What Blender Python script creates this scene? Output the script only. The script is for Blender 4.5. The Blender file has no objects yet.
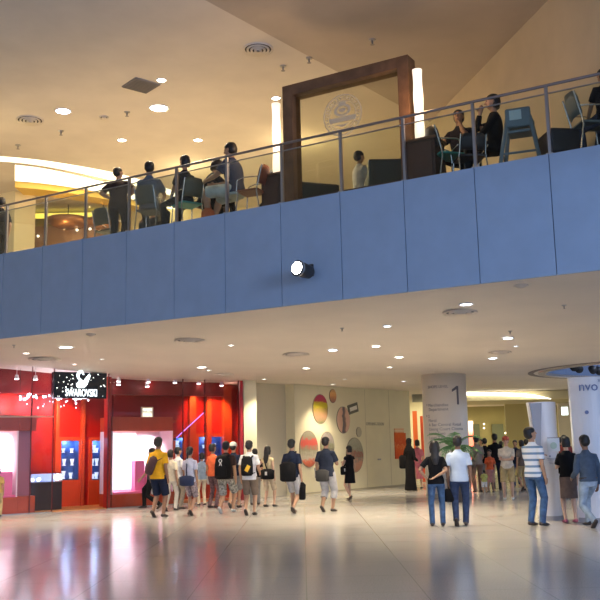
import bpy, bmesh, math, random
from mathutils import Vector, Matrix, noise
from mathutils.geometry import delaunay_2d_cdt
random.seed(7)
SC = bpy.context.scene
COL = SC.collection
V = Vector
PI = math.pi

# ------------------------------------------------------------------ camera
FPX = 900.0
EYE = V((0, 0, 1.5))
PITCH = math.atan(146 / FPX)
ROLL = math.radians(1.3)
FW = V((0, math.cos(PITCH), math.sin(PITCH)))
R0 = V((1, 0, 0))
U0 = R0.cross(FW)
RT = R0 * math.cos(ROLL) - U0 * math.sin(ROLL)
UP = R0 * math.sin(ROLL) + U0 * math.cos(ROLL)
cd = bpy.data.cameras.new('camera')
cam = bpy.data.objects.new('camera', cd)
COL.objects.link(cam)
cd.sensor_width = 36
cd.lens = 36 * FPX / 600
cd.clip_end = 300
cam.matrix_world = Matrix(((RT.x, UP.x, -FW.x, EYE.x), (RT.y, UP.y, -FW.y, EYE.y), (RT.z, UP.z, -FW.z, EYE.z), (0, 0, 0, 1)))
SC.camera = cam

def ray(px, py):
    return FW + RT * ((px - 300) / FPX) + UP * ((300 - py) / FPX)

def on_z(px, py, z):
    d = ray(px, py)
    return EYE + d * ((z - EYE.z) / d.z)

def on_y(px, py, y):
    d = ray(px, py)
    return EYE + d * (y / d.y)

class Plane:
    """A vertical plane in plan from P0 to P1; t runs along it, s goes away from the viewer."""
    def __init__(self, p0, p1):
        self.p0 = V((p0[0], p0[1], 0)); p1 = V((p1[0], p1[1], 0))
        self.L = (p1 - self.p0).length
        self.u = (p1 - self.p0).normalized()
        self.n = V((-self.u.y, self.u.x, 0))
        self.rz = math.atan2(self.u.y, self.u.x)
    def pt(self, t, s, z):
        return self.p0 + self.u * t + self.n * s + V((0, 0, z))
    def hit(self, px, py, s=0.0):
        d = ray(px, py)
        o = self.p0 + self.n * s
        k = (o - EYE).dot(self.n) / d.dot(self.n)
        return EYE + d * k
    def ts(self, p):
        q = V((p[0], p[1], 0)) - self.p0
        return q.dot(self.u), q.dot(self.n)
    def tz(self, px, py, s=0.0):
        h = self.hit(px, py, s)
        return self.ts(h)[0], h.z
    def box(self, bm, t0, t1, s0, s1, z0, z1, bevel=0.0):
        c = self.pt((t0 + t1) / 2, (s0 + s1) / 2, (z0 + z1) / 2)
        add_box(bm, c, (abs(t1 - t0), abs(s1 - s0), abs(z1 - z0)), self.rz, bevel)

# ------------------------------------------------------------------ materials
MC = {}
def mat(name, col, rough=0.6, metal=0.0, emit=None, estr=0.0, nscale=0.0, namt=0.0, bump=0.0, spec=0.5, transm=0.0):
    if name in MC: return MC[name]
    m = bpy.data.materials.new(name); m.use_nodes = True
    nt = m.node_tree; b = nt.nodes['Principled BSDF']
    b.inputs['Base Color'].default_value = (*col, 1)
    b.inputs['Roughness'].default_value = rough
    b.inputs['Metallic'].default_value = metal
    b.inputs['Specular IOR Level'].default_value = spec
    if transm: b.inputs['Transmission Weight'].default_value = transm
    if emit:
        b.inputs['Emission Color'].default_value = (*emit, 1)
        b.inputs['Emission Strength'].default_value = estr
    if nscale:
        tc = nt.nodes.new('ShaderNodeTexCoord'); nz = nt.nodes.new('ShaderNodeTexNoise')
        nz.inputs['Scale'].default_value = nscale; nz.inputs['Detail'].default_value = 4
        nt.links.new(tc.outputs['Object'], nz.inputs['Vector'])
        if namt:
            r = nt.nodes.new('ShaderNodeValToRGB')
            r.color_ramp.elements[0].position = 0.3; r.color_ramp.elements[1].position = 0.7
            r.color_ramp.elements[0].color = (*[max(0, c * (1 - namt)) for c in col], 1)
            r.color_ramp.elements[1].color = (*[min(1, c * (1 + namt)) for c in col], 1)
            nt.links.new(nz.outputs['Fac'], r.inputs['Fac']); nt.links.new(r.outputs['Color'], b.inputs['Base Color'])
        if bump:
            bp = nt.nodes.new('ShaderNodeBump'); bp.inputs['Strength'].default_value = bump
            bp.inputs['Distance'].default_value = 0.02
            nt.links.new(nz.outputs['Fac'], bp.inputs['Height']); nt.links.new(bp.outputs['Normal'], b.inputs['Normal'])
    MC[name] = m
    return m

def glass(name, tint=(1, 1, 1), refl=1.0):
    if name in MC: return MC[name]
    m = bpy.data.materials.new(name); m.use_nodes = True
    nt = m.node_tree; nt.nodes.clear()
    o = nt.nodes.new('ShaderNodeOutputMaterial'); mx = nt.nodes.new('ShaderNodeMixShader')
    tr = nt.nodes.new('ShaderNodeBsdfTransparent'); gl = nt.nodes.new('ShaderNodeBsdfGlossy')
    fr = nt.nodes.new('ShaderNodeFresnel'); mu = nt.nodes.new('ShaderNodeMath'); mu.operation = 'MULTIPLY'
    fr.inputs['IOR'].default_value = 1.5; mu.inputs[1].default_value = refl
    tr.inputs['Color'].default_value = (*tint, 1); gl.inputs['Roughness'].default_value = 0.02
    nt.links.new(fr.outputs[0], mu.inputs[0]); nt.links.new(mu.outputs[0], mx.inputs[0])
    nt.links.new(tr.outputs[0], mx.inputs[1]); nt.links.new(gl.outputs[0], mx.inputs[2]); nt.links.new(mx.outputs[0], o.inputs[0])
    MC[name] = m
    return m

def emis(name, col, strength):
    return mat(name, (0.8, 0.8, 0.8), 0.5, emit=col, estr=strength)

def cloth(name, col, amt=0.18):
    return mat('cloth_' + name, col, 0.9, nscale=9, namt=amt, bump=0.25, spec=0.2)

def stripes(name, c1, c2, period, duty, axis='Z', rough=0.85, off=0.0):
    if name in MC: return MC[name]
    m = mat(name, c1, rough, spec=0.25); nt = m.node_tree; b = nt.nodes['Principled BSDF']
    tc = nt.nodes.new('ShaderNodeTexCoord'); sp = nt.nodes.new('ShaderNodeSeparateXYZ')
    nt.links.new(tc.outputs['Object'], sp.inputs[0])
    a = nt.nodes.new('ShaderNodeMath'); a.operation = 'MULTIPLY_ADD'; a.inputs[1].default_value = 1 / period; a.inputs[2].default_value = off + 50
    nt.links.new(sp.outputs[axis], a.inputs[0])
    f = nt.nodes.new('ShaderNodeMath'); f.operation = 'FRACT'; nt.links.new(a.outputs[0], f.inputs[0])
    g = nt.nodes.new('ShaderNodeMath'); g.operation = 'LESS_THAN'; g.inputs[1].default_value = duty; nt.links.new(f.outputs[0], g.inputs[0])
    mx = nt.nodes.new('ShaderNodeMix'); mx.data_type = 'RGBA'
    mx.inputs[6].default_value = (*c1, 1); mx.inputs[7].default_value = (*c2, 1)
    nt.links.new(g.outputs[0], mx.inputs[0]); nt.links.new(mx.outputs[2], b.inputs['Base Color'])
    return m

def picture(name, stops, nscale=6, dist=0.25, axis='Z', blot=None, emit=0.0):
    """colour bands over an object's own height, broken up by noise"""
    if name in MC: return MC[name]
    m = mat(name, stops[0][1], 0.35); nt = m.node_tree; b = nt.nodes['Principled BSDF']
    tc = nt.nodes.new('ShaderNodeTexCoord'); sp = nt.nodes.new('ShaderNodeSeparateXYZ')
    nt.links.new(tc.outputs['Generated'], sp.inputs[0])
    nz = nt.nodes.new('ShaderNodeTexNoise'); nz.inputs['Scale'].default_value = nscale; nz.inputs['Detail'].default_value = 3
    nt.links.new(tc.outputs['Generated'], nz.inputs['Vector'])
    a = nt.nodes.new('ShaderNodeMath'); a.operation = 'MULTIPLY_ADD'; a.inputs[1].default_value = dist
    sb = nt.nodes.new('ShaderNodeMath'); sb.operation = 'SUBTRACT'; sb.inputs[1].default_value = 0.5
    nt.links.new(nz.outputs['Fac'], sb.inputs[0]); nt.links.new(sb.outputs[0], a.inputs[0]); nt.links.new(sp.outputs[axis], a.inputs[2])
    r = nt.nodes.new('ShaderNodeValToRGB'); cr = r.color_ramp
    while len(cr.elements) < len(stops): cr.elements.new(0.5)
    for e, (p, c) in zip(cr.elements, stops): e.position = p; e.color = (*c, 1)
    nt.links.new(a.outputs[0], r.inputs[0]); nt.links.new(r.outputs[0], b.inputs['Base Color'])
    if emit:
        nt.links.new(r.outputs[0], b.inputs['Emission Color']); b.inputs['Emission Strength'].default_value = emit
    return m

# ------------------------------------------------------------------ mesh helpers
def add_box(bm, c, size, rz=0.0, bevel=0.0, rot=None):
    M = Matrix.Translation(V(c)) @ (rot.to_4x4() if rot else Matrix.Rotation(rz, 4, 'Z')) @ Matrix.Diagonal((size[0], size[1], size[2], 1))
    r = bmesh.ops.create_cube(bm, size=1, matrix=M)
    if bevel:
        es = set()
        for v in r['verts']: es.update(v.link_edges)
        bmesh.ops.bevel(bm, geom=list(es), offset=bevel, segments=2, affect='EDGES', profile=0.6)

def loft(bm, pts, rads, side=(1, 0, 0), n=14, cap=True):
    pts = [V(p) for p in pts]; side = V(side); rings = []
    for i, p in enumerate(pts):
        if i == 0: d = pts[1] - p
        elif i == len(pts) - 1: d = p - pts[i - 1]
        else: d = (pts[i + 1] - p).normalized() + (p - pts[i - 1]).normalized()
        if d.length < 1e-7: d = V((0, 0, 1))
        d.normalize()
        a = side - d * side.dot(d)
        if a.length < 1e-3: a = V((0, 1, 0)) - d * d.y
        a.normalize(); b = d.cross(a)
        r = rads[i]; rx, ry = (r, r) if not isinstance(r, (tuple, list)) else r
        rings.append([bm.verts.new(p + a * (rx * math.cos(2 * PI * k / n)) + b * (ry * math.sin(2 * PI * k / n))) for k in range(n)])
    for i in range(len(rings) - 1):
        for k in range(n):
            bm.faces.new((rings[i][k], rings[i][(k + 1) % n], rings[i + 1][(k + 1) % n], rings[i + 1][k]))
    if cap:
        bm.faces.new(list(reversed(rings[0]))); bm.faces.new(rings[-1])

def tube(bm, pts, r, n=8):
    pts = [V(p) for p in pts]
    d = pts[-1] - pts[0]
    s = V((1, 0, 0)) if abs(d.normalized().x) < 0.9 else V((0, 1, 0))
    loft(bm, pts, [r] * len(pts), s, n)

def ellipsoid(bm, c, r, rot=None, seg=16, rings=10):
    M = Matrix.Translation(V(c)) @ (rot.to_4x4() if rot else Matrix.Identity(4)) @ Matrix.Diagonal((r[0], r[1], r[2], 1))
    bmesh.ops.create_uvsphere(bm, u_segments=seg, v_segments=rings, radius=1, matrix=M)

def prism(bm, outline, M, th):
    """outline in local xy extruded by th along local z, placed by M"""
    a = [bm.verts.new(M @ V((x, y, 0))) for x, y in outline]
    b = [bm.verts.new(M @ V((x, y, th))) for x, y in outline]
    n = len(a)
    bm.faces.new(list(reversed(a))); bm.faces.new(b)
    for i in range(n): bm.faces.new((a[i], a[(i + 1) % n], b[(i + 1) % n], b[i]))

def obj(name, bm, m, parent=None, smooth=False):
    bmesh.ops.recalc_face_normals(bm, faces=bm.faces)
    me = bpy.data.meshes.new(name); bm.to_mesh(me); bm.free()
    me.materials.append(m)
    if smooth:
        for p in me.polygons: p.use_smooth = True
    o = bpy.data.objects.new(name, me); COL.objects.link(o)
    if parent: o.parent = parent
    return o

def NB(): return bmesh.new()

def tag(o, label, cat, group=None, kind=None):
    if label: o['label'] = label
    if cat: o['category'] = cat
    if group: o['group'] = group
    if kind: o['kind'] = kind
    return o

def struct(name, bm, m, parent=None, smooth=False):
    o = obj(name, bm, m, parent, smooth)
    if not parent: o['kind'] = 'structure'
    return o

def thing(name, label, cat, loc=(0, 0, 0), rz=0.0, group=None):
    o = bpy.data.objects.new(name, None); COL.objects.link(o)
    o.empty_display_size = 0.1
    o.location = loc; o.rotation_euler = (0, 0, rz)
    return tag(o, label, cat, group)

def world_child(o, parent):
    """parent o (modelled in world coordinates) under a placed Empty"""
    M = Matrix.Translation(parent.location) @ parent.rotation_euler.to_matrix().to_4x4()
    o.data.transform(M.inverted()) if o.data.users == 1 else None
    o.parent = parent
    return o

def lamp(kind, name, loc, energy, col, parent=None, target=None, **kw):
    l = bpy.data.lights.new(name, kind); l.energy = energy; l.color = col
    for k, v in kw.items(): setattr(l, k, v)
    o = bpy.data.objects.new(name, l); COL.objects.link(o); o.location = loc
    if target is not None:
        o.rotation_euler = (V(target) - V(loc)).to_track_quat('-Z', 'Y').to_euler()
    if parent: o.parent = parent
    return o

def text_mesh(s, size, extrude=0.004, align='LEFT', bold=0.0):
    cu = bpy.data.curves.new('t', 'FONT'); cu.body = s; cu.size = size; cu.extrude = extrude; cu.align_x = align; cu.offset = bold
    cu.resolution_u = 3
    o = bpy.data.objects.new('t', cu); COL.objects.link(o)
    bpy.context.view_layer.update()
    me = bpy.data.meshes.new_from_object(o.evaluated_get(bpy.context.evaluated_depsgraph_get()))
    bpy.data.objects.remove(o); bpy.data.curves.remove(cu)
    return me

def text_on(name, s, size, M, m, parent=None, align='LEFT', bold=0.0, extrude=0.004):
    me = text_mesh(s, size, extrude, align, bold); me.name = name; me.transform(M)
    me.materials.clear(); me.materials.append(m)
    o = bpy.data.objects.new(name, me); COL.objects.link(o)
    if parent: o.parent = parent
    return o

def plane_M(pl, t, s, z):
    """text/outline frame: x along the plane, y up, z towards the viewer"""
    o = pl.pt(t, s, z); u = pl.u; n = -pl.n
    return Matrix(((u.x, 0, n.x, o.x), (u.y, 0, n.y, o.y), (0, 1, 0, o.z), (0, 0, 0, 1)))
EXPO = 1.0
WORLD = 0.60
E_DAY = 1350
E_LOW = 215
E_UP = 210
E_WASH = 2.0
E_SHOP = 1.8
E_CORR = 0.5
E_STORE = 22
# ------------------------------------------------------------------ key lines of the building
ZC = 3.43          # lower ceiling deep inside
ZE = 3.80          # lower ceiling at the atrium edge
ZF = 5.56          # top of fascia = upper floor
ZR = 6.61          # handrail
ZU = 9.2           # upper ceiling
f0 = on_y(0, 297, 18.2); f1 = on_y(600, 206, 12.1)
FA = Plane(f0, f1)                       # atrium edge of the upper floor
SH = Plane((-7.6, 22.2), (-1.8, 26.4))   # shop front
WW = Plane((-1.3, 27.0), (4.2, 34.0))    # cream hoarding wall

def zc(x, y):
    s = FA.ts((x, y))[1] / 8.0
    s = max(0, min(1, s)); s = s * s * (3 - 2 * s)
    return ZE + (ZC - ZE) * s

def on_ceil(px, py):
    z = ZC
    for _ in range(12):
        p = on_z(px, py, z); z = 0.5 * z + 0.5 * zc(p.x, p.y)
    p = on_z(px, py, z)
    return V((p.x, p.y, zc(p.x, p.y)))

# materials of the shell
def floor_material():
    m = mat('terrazzo', (0.52, 0.50, 0.48), 0.12, spec=0.6); nt = m.node_tree; b = nt.nodes['Principled BSDF']
    tc = nt.nodes.new('ShaderNodeTexCoord')
    n1 = nt.nodes.new('ShaderNodeTexNoise'); n1.inputs['Scale'].default_value = 60; n1.inputs['Detail'].default_value = 3
    n2 = nt.nodes.new('ShaderNodeTexNoise'); n2.inputs['Scale'].default_value = 0.7; n2.inputs['Detail'].default_value = 3
    for n in (n1, n2): nt.links.new(tc.outputs['Object'], n.inputs['Vector'])
    r = nt.nodes.new('ShaderNodeValToRGB'); r.color_ramp.elements[0].position = .35; r.color_ramp.elements[1].position = .65
    r.color_ramp.elements[0].color = (.40, .385, .375, 1); r.color_ramp.elements[1].color = (.53, .51, .495, 1)
    nt.links.new(n1.outputs['Fac'], r.inputs[0])
    br = nt.nodes.new('ShaderNodeTexBrick'); br.inputs['Scale'].default_value = 1.0; br.offset = 0
    br.inputs['Color1'].default_value = br.inputs['Color2'].default_value = (1, 1, 1, 1); br.inputs['Mortar'].default_value = (.72, .72, .72, 1)
    br.inputs['Mortar Size'].default_value = .006; br.inputs['Brick Width'].default_value = 1.2; br.inputs['Row Height'].default_value = 1.2
    nt.links.new(tc.outputs['Object'], br.inputs['Vector'])
    mx = nt.nodes.new('ShaderNodeMix'); mx.data_type = 'RGBA'; mx.blend_type = 'MULTIPLY'; mx.inputs[0].default_value = 1
    nt.links.new(r.outputs[0], mx.inputs[6]); nt.links.new(br.outputs['Color'], mx.inputs[7]); nt.links.new(mx.outputs[2], b.inputs['Base Color'])
    mr = nt.nodes.new('ShaderNodeMapRange'); mr.inputs[3].default_value = .12; mr.inputs[4].default_value = .22
    nt.links.new(n2.outputs['Fac'], mr.inputs[0]); nt.links.new(mr.outputs[0], b.inputs['Roughness'])
    bp = nt.nodes.new('ShaderNodeBump'); bp.inputs['Strength'].default_value = .12; bp.inputs['Distance'].default_value = .01
    nt.links.new(n2.outputs['Fac'], bp.inputs['Height']); nt.links.new(bp.outputs[0], b.inputs['Normal'])
    return m
M_floor = floor_material()
M_ceil = mat('plaster_ceiling', (.80, .71, .60), .85, nscale=.8, namt=.04)
M_ceil_up = mat('plaster_upper', (.72, .67, .60), .85, nscale=1.2, namt=.05)
M_wall = mat('cream_paint', (.82, .76, .54), .6, nscale=1.5, namt=.04)
M_wall_up = mat('ochre_paint', (.66, .55, .38), .8, nscale=1.5, namt=.05)
M_panel = mat('daylight_tinted_cladding', (.33, .435, .59), .45, nscale=3, namt=.04)  # blue of the daylight mixed into the grey-white panel colour
M_seam = mat('seam_dark', (.08, .10, .16), .7)
M_steel = mat('brushed_steel', (.45, .45, .46), .3, .9)
M_rail = mat('rail_bronze', (.30, .27, .27), .35, .8)
M_black = mat('black_plastic', (.02, .02, .022), .45)
M_white = mat('white_gloss', (.82, .82, .84), .4)
M_grille = mat('grille_grey', (.30, .28, .27), .6)
M_glass = glass('clear_glass', (.94, .97, .93), .35)
M_shopglass = glass('shop_glass', (.97, .97, .97), .45)

# floor
bm = NB(); add_box(bm, (0, 28, -.05), (64, 72, .1)); struct('floor', bm, M_floor)

# lower ceiling with the oval well on the right
OV = on_z(690, 367.5, ZC); OVR = (3.95, 3.6)
def in_oval(x, y, k=1.0): return ((x - OV.x) / (OVR[0] * k)) ** 2 + ((y - OV.y) / (OVR[1] * k)) ** 2 < 1
pts = []; N = 72
for k in range(N):
    a = 2 * PI * k / N; pts.append(V((OV.x + OVR[0] * math.cos(a), OV.y + OVR[1] * math.sin(a))))
edges = [(k, (k + 1) % N) for k in range(N)]
T0, T1, S1 = -14.0, 22.0, 42.0
for i in range(37):
    for j in range(50):
        s = [0, .4, .8, 1.2, 1.6, 2, 2.5, 3, 3.5, 4, 4.5, 5, 5.5, 6, 6.5, 7, 7.5, 8][j] if j < 18 else 8 + (j - 17) * (S1 - 8) / 32
        p = FA.pt(T0 + (T1 - T0) * i / 36, s, 0)
        if not in_oval(p.x, p.y, 1.03): pts.append(V((p.x, p.y)))
vs, es, fs, _, _, _ = delaunay_2d_cdt(pts, edges, [], 0, 1e-5)
bm = NB(); bv = [bm.verts.new((v.x, v.y, zc(v.x, v.y))) for v in vs]
for f in fs:
    c = sum((vs[i] for i in f), V((0, 0))) / len(f)
    if not in_oval(c.x, c.y, .995):
        try: bm.faces.new([bv[i] for i in f])
        except ValueError: pass
cl = struct('ceiling', bm, M_ceil, smooth=True)
# oval well: blue-lit drum above the hole, lip ring
bm = NB()
def ring_wall(bm, r1, z1, r2, z2, n=N):
    a = [bm.verts.new((OV.x + r1[0] * math.cos(2 * PI * k / n), OV.y + r1[1] * math.sin(2 * PI * k / n), z1)) for k in range(n)]
    b = [bm.verts.new((OV.x + r2[0] * math.cos(2 * PI * k / n), OV.y + r2[1] * math.sin(2 * PI * k / n), z2)) for k in range(n)]
    for k in range(n): bm.faces.new((a[k], a[(k + 1) % n], b[(k + 1) % n], b[k]))
    return a, b
M_blue = mat('deep_blue_paint', (.20, .27, .42), .6)
a, b_ = ring_wall(bm, (OVR[0] * 1.0, OVR[1] * 1.0), ZC, (OVR[0] * 1.0, OVR[1] * 1.0), 4.7)
bm.faces.new(b_)
well = struct('ceiling_well', bm, M_blue)
bm = NB()
ring_wall(bm, (OVR[0] * 1.0, OVR[1] * 1.0), ZC - .03, (OVR[0] * 1.05, OVR[1] * 1.05), ZC - .03)
ring_wall(bm, (OVR[0] * 1.0, OVR[1] * 1.0), ZC - .03, (OVR[0] * 1.0, OVR[1] * 1.0), ZC + .06)
ring_wall(bm, (OVR[0] * 1.05, OVR[1] * 1.05), ZC - .03, (OVR[0] * 1.05, OVR[1] * 1.05), ZC + .01)
struct('trim_1', bm, mat('lip_beige', (.55, .47, .38), .7))
bm = NB()
ring_wall(bm, (OVR[0] * 1.085, OVR[1] * 1.085), ZC - .012, (OVR[0] * 1.125, OVR[1] * 1.125), ZC - .012)
ring_wall(bm, (OVR[0] * 1.085, OVR[1] * 1.085), ZC - .012, (OVR[0] * 1.085, OVR[1] * 1.085), ZC + .01)
ring_wall(bm, (OVR[0] * 1.125, OVR[1] * 1.125), ZC - .012, (OVR[0] * 1.125, OVR[1] * 1.125), ZC + .01)
struct('trim_2', bm, mat('groove_brown', (.30, .25, .21), .8))
bm = NB()
rz0 = OVR
ring_wall(bm, (OVR[0] * .99, OVR[1] * .99), 4.55, (OVR[0] * .96, OVR[1] * .96), 4.55)
ring_wall(bm, (OVR[0] * .96, OVR[1] * .96), 4.55, (OVR[0] * .96, OVR[1] * .96), 4.60)
lamp('AREA', 'well_light', (OV.x, OV.y, 4.5), 110, (.6, .72, 1.0), size=3.5, shape='DISK')
bm.free()

# upper floor slab and cladding
bm = NB(); FA.box(bm, T0, T1, .12, S1, 4.75, ZF); struct('floor_upper', bm, mat('upper_floor', (.45, .38, .30), .4))
bm = NB(); FA.box(bm, T0, T1, .03, .12, ZE - .0, ZF - .005); wf = struct('wall_fascia', bm, M_seam)
SEAM = [FA.tz(px, py)[0] for px, py in ((2, 297), (41.5, 290), (82, 283), (126, 274), (174, 266), (225, 256), (281, 247), (341, 238), (405, 227), (476.5, 217), (552, 205))]
step = (SEAM[-1] - SEAM[0]) / 10
ts_all = [SEAM[0] + step * k for k in range(-6, 0)] + SEAM + [SEAM[-1] + step * k for k in range(1, 6)]
for k in range(len(ts_all) - 1):
    bm = NB(); FA.box(bm, ts_all[k] + .006, ts_all[k + 1] - .006, 0, .035, ZE - .01, ZF, .004)
    obj('cladding_panel', bm, M_panel, wf)

# glass railing
rl = thing('glass_railing', 'glass balcony railing with slim posts and bronze handrail above the blue fascia', 'railing', FA.pt(0, .2, ZF))
def rchild(name, bm, m):
    o = obj(name, bm, m); return world_child(o, rl)
rs = .06
for k in range(len(ts_all)):
    if k < 3 or k > 19: continue
    t = ts_all[k] + .012
    bm = NB(); FA.box(bm, t - .022, t + .022, rs - .022, rs + .026, ZF - .0, ZR - .02)
    FA.box(bm, t - .05, t + .05, rs - .05, rs + .05, ZF, ZF + .02)
    rchild('post', bm, M_steel)
    if k < 19:
        bm = NB(); FA.box(bm, t + .05, ts_all[k + 1] - .02, rs, rs + .012, ZF + .03, ZR - .13)
        rchild('glass_panel', bm, M_glass)
bm = NB(); tube(bm, [FA.pt(ts_all[3], rs, ZR), FA.pt(ts_all[19], rs, ZR)], .022, 12); rchild('handrail', bm, M_rail)
bm = NB(); FA.box(bm, ts_all[3], ts_all[19], rs - .006, rs + .018, ZR - .13, ZR - .115); rchild('glass_capping', bm, M_steel)

# upper ceiling: flat left part, darker leaning part right of the fold
A = on_z(205, 0, ZU); B = on_z(430, 122, ZU); C_ = on_z(548, 0, 8.9)
d1 = (A - B).normalized()
A2 = B + d1 * 26
bm = NB()
P = [V((-34, -6, ZU)), V((A2.x, A2.y, ZU)), V((B.x, B.y, ZU)), V((2.2, 44, ZU)), V((-34, 44, ZU))]
bm.faces.new([bm.verts.new(p) for p in P])
struct('ceiling_upper', bm, M_ceil_up)
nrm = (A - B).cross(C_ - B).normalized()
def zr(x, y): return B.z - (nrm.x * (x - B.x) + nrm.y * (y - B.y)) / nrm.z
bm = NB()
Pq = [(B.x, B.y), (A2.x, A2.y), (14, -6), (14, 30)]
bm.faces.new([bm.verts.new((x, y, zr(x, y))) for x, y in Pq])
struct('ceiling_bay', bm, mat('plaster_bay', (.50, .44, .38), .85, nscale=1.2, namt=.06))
# right upper wall
RW = Plane((B.x, B.y), (C_.x, C_.y))
bm = NB(); RW.box(bm, -9.5, 13, 0, .15, ZF, 9.6); struct('wall_right', bm, M_wall_up)
# ------------------------------------------------------------------ ceiling lights and fittings
WARM = (1.0, .83, .58)
def downlight(px, py, r, upper, energy, label, estr=14, colour=(1, .93, .80), lampcol=WARM, spot=True, group=None):
    p = on_z(px, py, ZU) if upper else on_ceil(px, py)
    t = thing('downlight', label, 'ceiling light', p, group=group)
    bm = NB(); n = 24
    def rg(rad, z): return [bm.verts.new((rad * math.cos(2 * PI * k / n), rad * math.sin(2 * PI * k / n), z)) for k in range(n)]
    a = rg(r * 1.25, .005); b = rg(r * 1.22, -.015); c = rg(r, -.015); d = rg(r * .96, .0)
    for q, w in ((a, b), (b, c), (c, d)):
        for k in range(n): bm.faces.new((q[k], q[(k + 1) % n], w[(k + 1) % n], w[k]))
    obj('trim_ring', bm, M_white, t, True)
    bm = NB(); loft(bm, [(0, 0, -.006), (0, 0, .004)], [r * .98, r * .98], n=20)
    obj('lens', bm, emis('lens_%d_%d' % (int(colour[2] * 100), estr), colour, estr), t)
    if energy:
        if spot: lamp('SPOT', 'bulb', (0, 0, -.05), energy, lampcol, t, spot_size=math.radians(150 if upper else 105), spot_blend=.5 if upper else .8, shadow_soft_size=.12)
    return t
LOW = [(66, 347, .15, 1, 'large bright round downlight left of the shop sign in the lower ceiling'),
       (26, 353, .07, 1, 'small warm downlight at the far left of the lower ceiling'),
       (74, 364, .06, 0, 'tiny downlight just above the shop sign'),
       (102, 359, .05, 1, 'small downlight above right of the black shop sign'),
       (202, 367, .11, 1, 'bright downlight over the right end of the red shop, larger of a pair'),
       (209, 370, .06, 0, 'small downlight beside the larger one over the red shop'),
       (231, 345, .06, 1, 'small lone downlight in mid ceiling left of the projector'),
       (264, 379, .07, 1, 'small downlight above the cream recess wall'),
       (306, 368, .09, 1, 'bluish downlight above the wall of oval pictures'),
       (333, 350, .10, 1, 'blue-white downlight right of middle ceiling'),
       (333, 384, .08, 1, 'downlight closest to the small oval picture'),
       (345, 379, .05, 0, 'tiny downlight above the oval pictures'),
       (376, 346, .09, 1, 'warm round downlight in the centre of the lower ceiling'),
       (387, 326, .07, 1, 'small downlight nearest below the blue fascia'),
       (399, 357, .10, 1, 'bright downlight left of the numbered column'),
       (390, 367, .07, 0, 'dim downlight above the opening soon lettering'),
       (404, 381, .07, 1, 'blue-white downlight beside the top of the numbered column'),
       (466, 304, .10, 1, 'blue-white downlight on the right close to the fascia'),
       (508, 338, .10, 1, 'blue-white downlight above the corridor'),
       (516, 346, .05, 0, 'tiny warm downlight beside a blue-white one'),
       (493, 358, .10, 1, 'blue-white downlight right of the numbered column')]
for px, py, r, e, lab in LOW:
    cool = 'blue' in lab
    downlight(px, py, r, False, E_LOW if e else 0, lab, 16 if r > .08 else 12, (.78, .86, 1.0) if cool else (1, .90, .74))
UPL = [(63, 111, .16, 1, 'blue-white downlight at the left of the upper ceiling'),
       (161.5, 80, .09, 1, 'downlight beside the dark square grille'),
       (159, 108, .20, 1, 'largest round downlight in the upper ceiling'),
       (122, 140, .10, 1, 'small downlight low in the upper ceiling above the standing person'),
       (198, 140, .10, 1, 'small downlight left of the seated man'),
       (276, 98, .09, 1, 'small downlight above the left glowing lamp')]
for px, py, r, e, lab in UPL:
    cool = 'blue' in lab
    downlight(px, py, r, True, E_UP if e else 0, lab, 18, (.78, .82, 1.0) if cool else (1, .92, .76))

def round_vent(p, r, label, name='air_diffuser', rings=4, m=None):
    t = thing(name, label, 'air vent', p)
    bm = NB(); n = 28
    for k in range(rings):
        r0 = r * (1 - k / rings); r1 = r0 - r / rings * .55; z0 = -.01 - .012 * k
        q = [[bm.verts.new((rr * math.cos(2 * PI * j / n), rr * math.sin(2 * PI * j / n), zz)) for j in range(n)] for rr, zz in ((r0, .0), (r0, z0 - .02), (max(r1, .005), z0))]
        for a, b in ((q[0], q[1]), (q[1], q[2])):
            for j in range(n): bm.faces.new((a[j], a[(j + 1) % n], b[(j + 1) % n], b[j]))
    obj('cone_ring', bm, m or M_ceil_up, t, True)
    bm = NB(); loft(bm, [(0, 0, -.008), (0, 0, .002)], [r * .97] * 2, n=24)
    obj('duct', bm, mat('duct_dark', (.07, .06, .055), .8), t)
    return t
round_vent(on_z(258, 49, ZU), .30, 'round ringed air vent high in the upper ceiling above the wooden frame')
round_vent(on_z(30, 120, ZU), .32, 'round ringed air vent at the far left of the upper ceiling')
round_vent(on_z(104, 117, ZU), .11, 'small flat round vent in the upper ceiling left of the largest downlight', rings=2)
p = on_z(141, 85, ZU)
t = thing('square_grille', 'dark square air grille in the upper ceiling', 'air vent', p, math.radians(40))
bm = NB(); add_box(bm, (0, 0, -.012), (.60, .60, .024)); obj('frame', bm, M_grille, t)
bm = NB()
for k in range(9): add_box(bm, (0, -.27 + k * .067, -.03), (.58, .03, .014))
obj('louvre', bm, mat('louvre_dark', (.17, .16, .16), .6), t)
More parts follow.
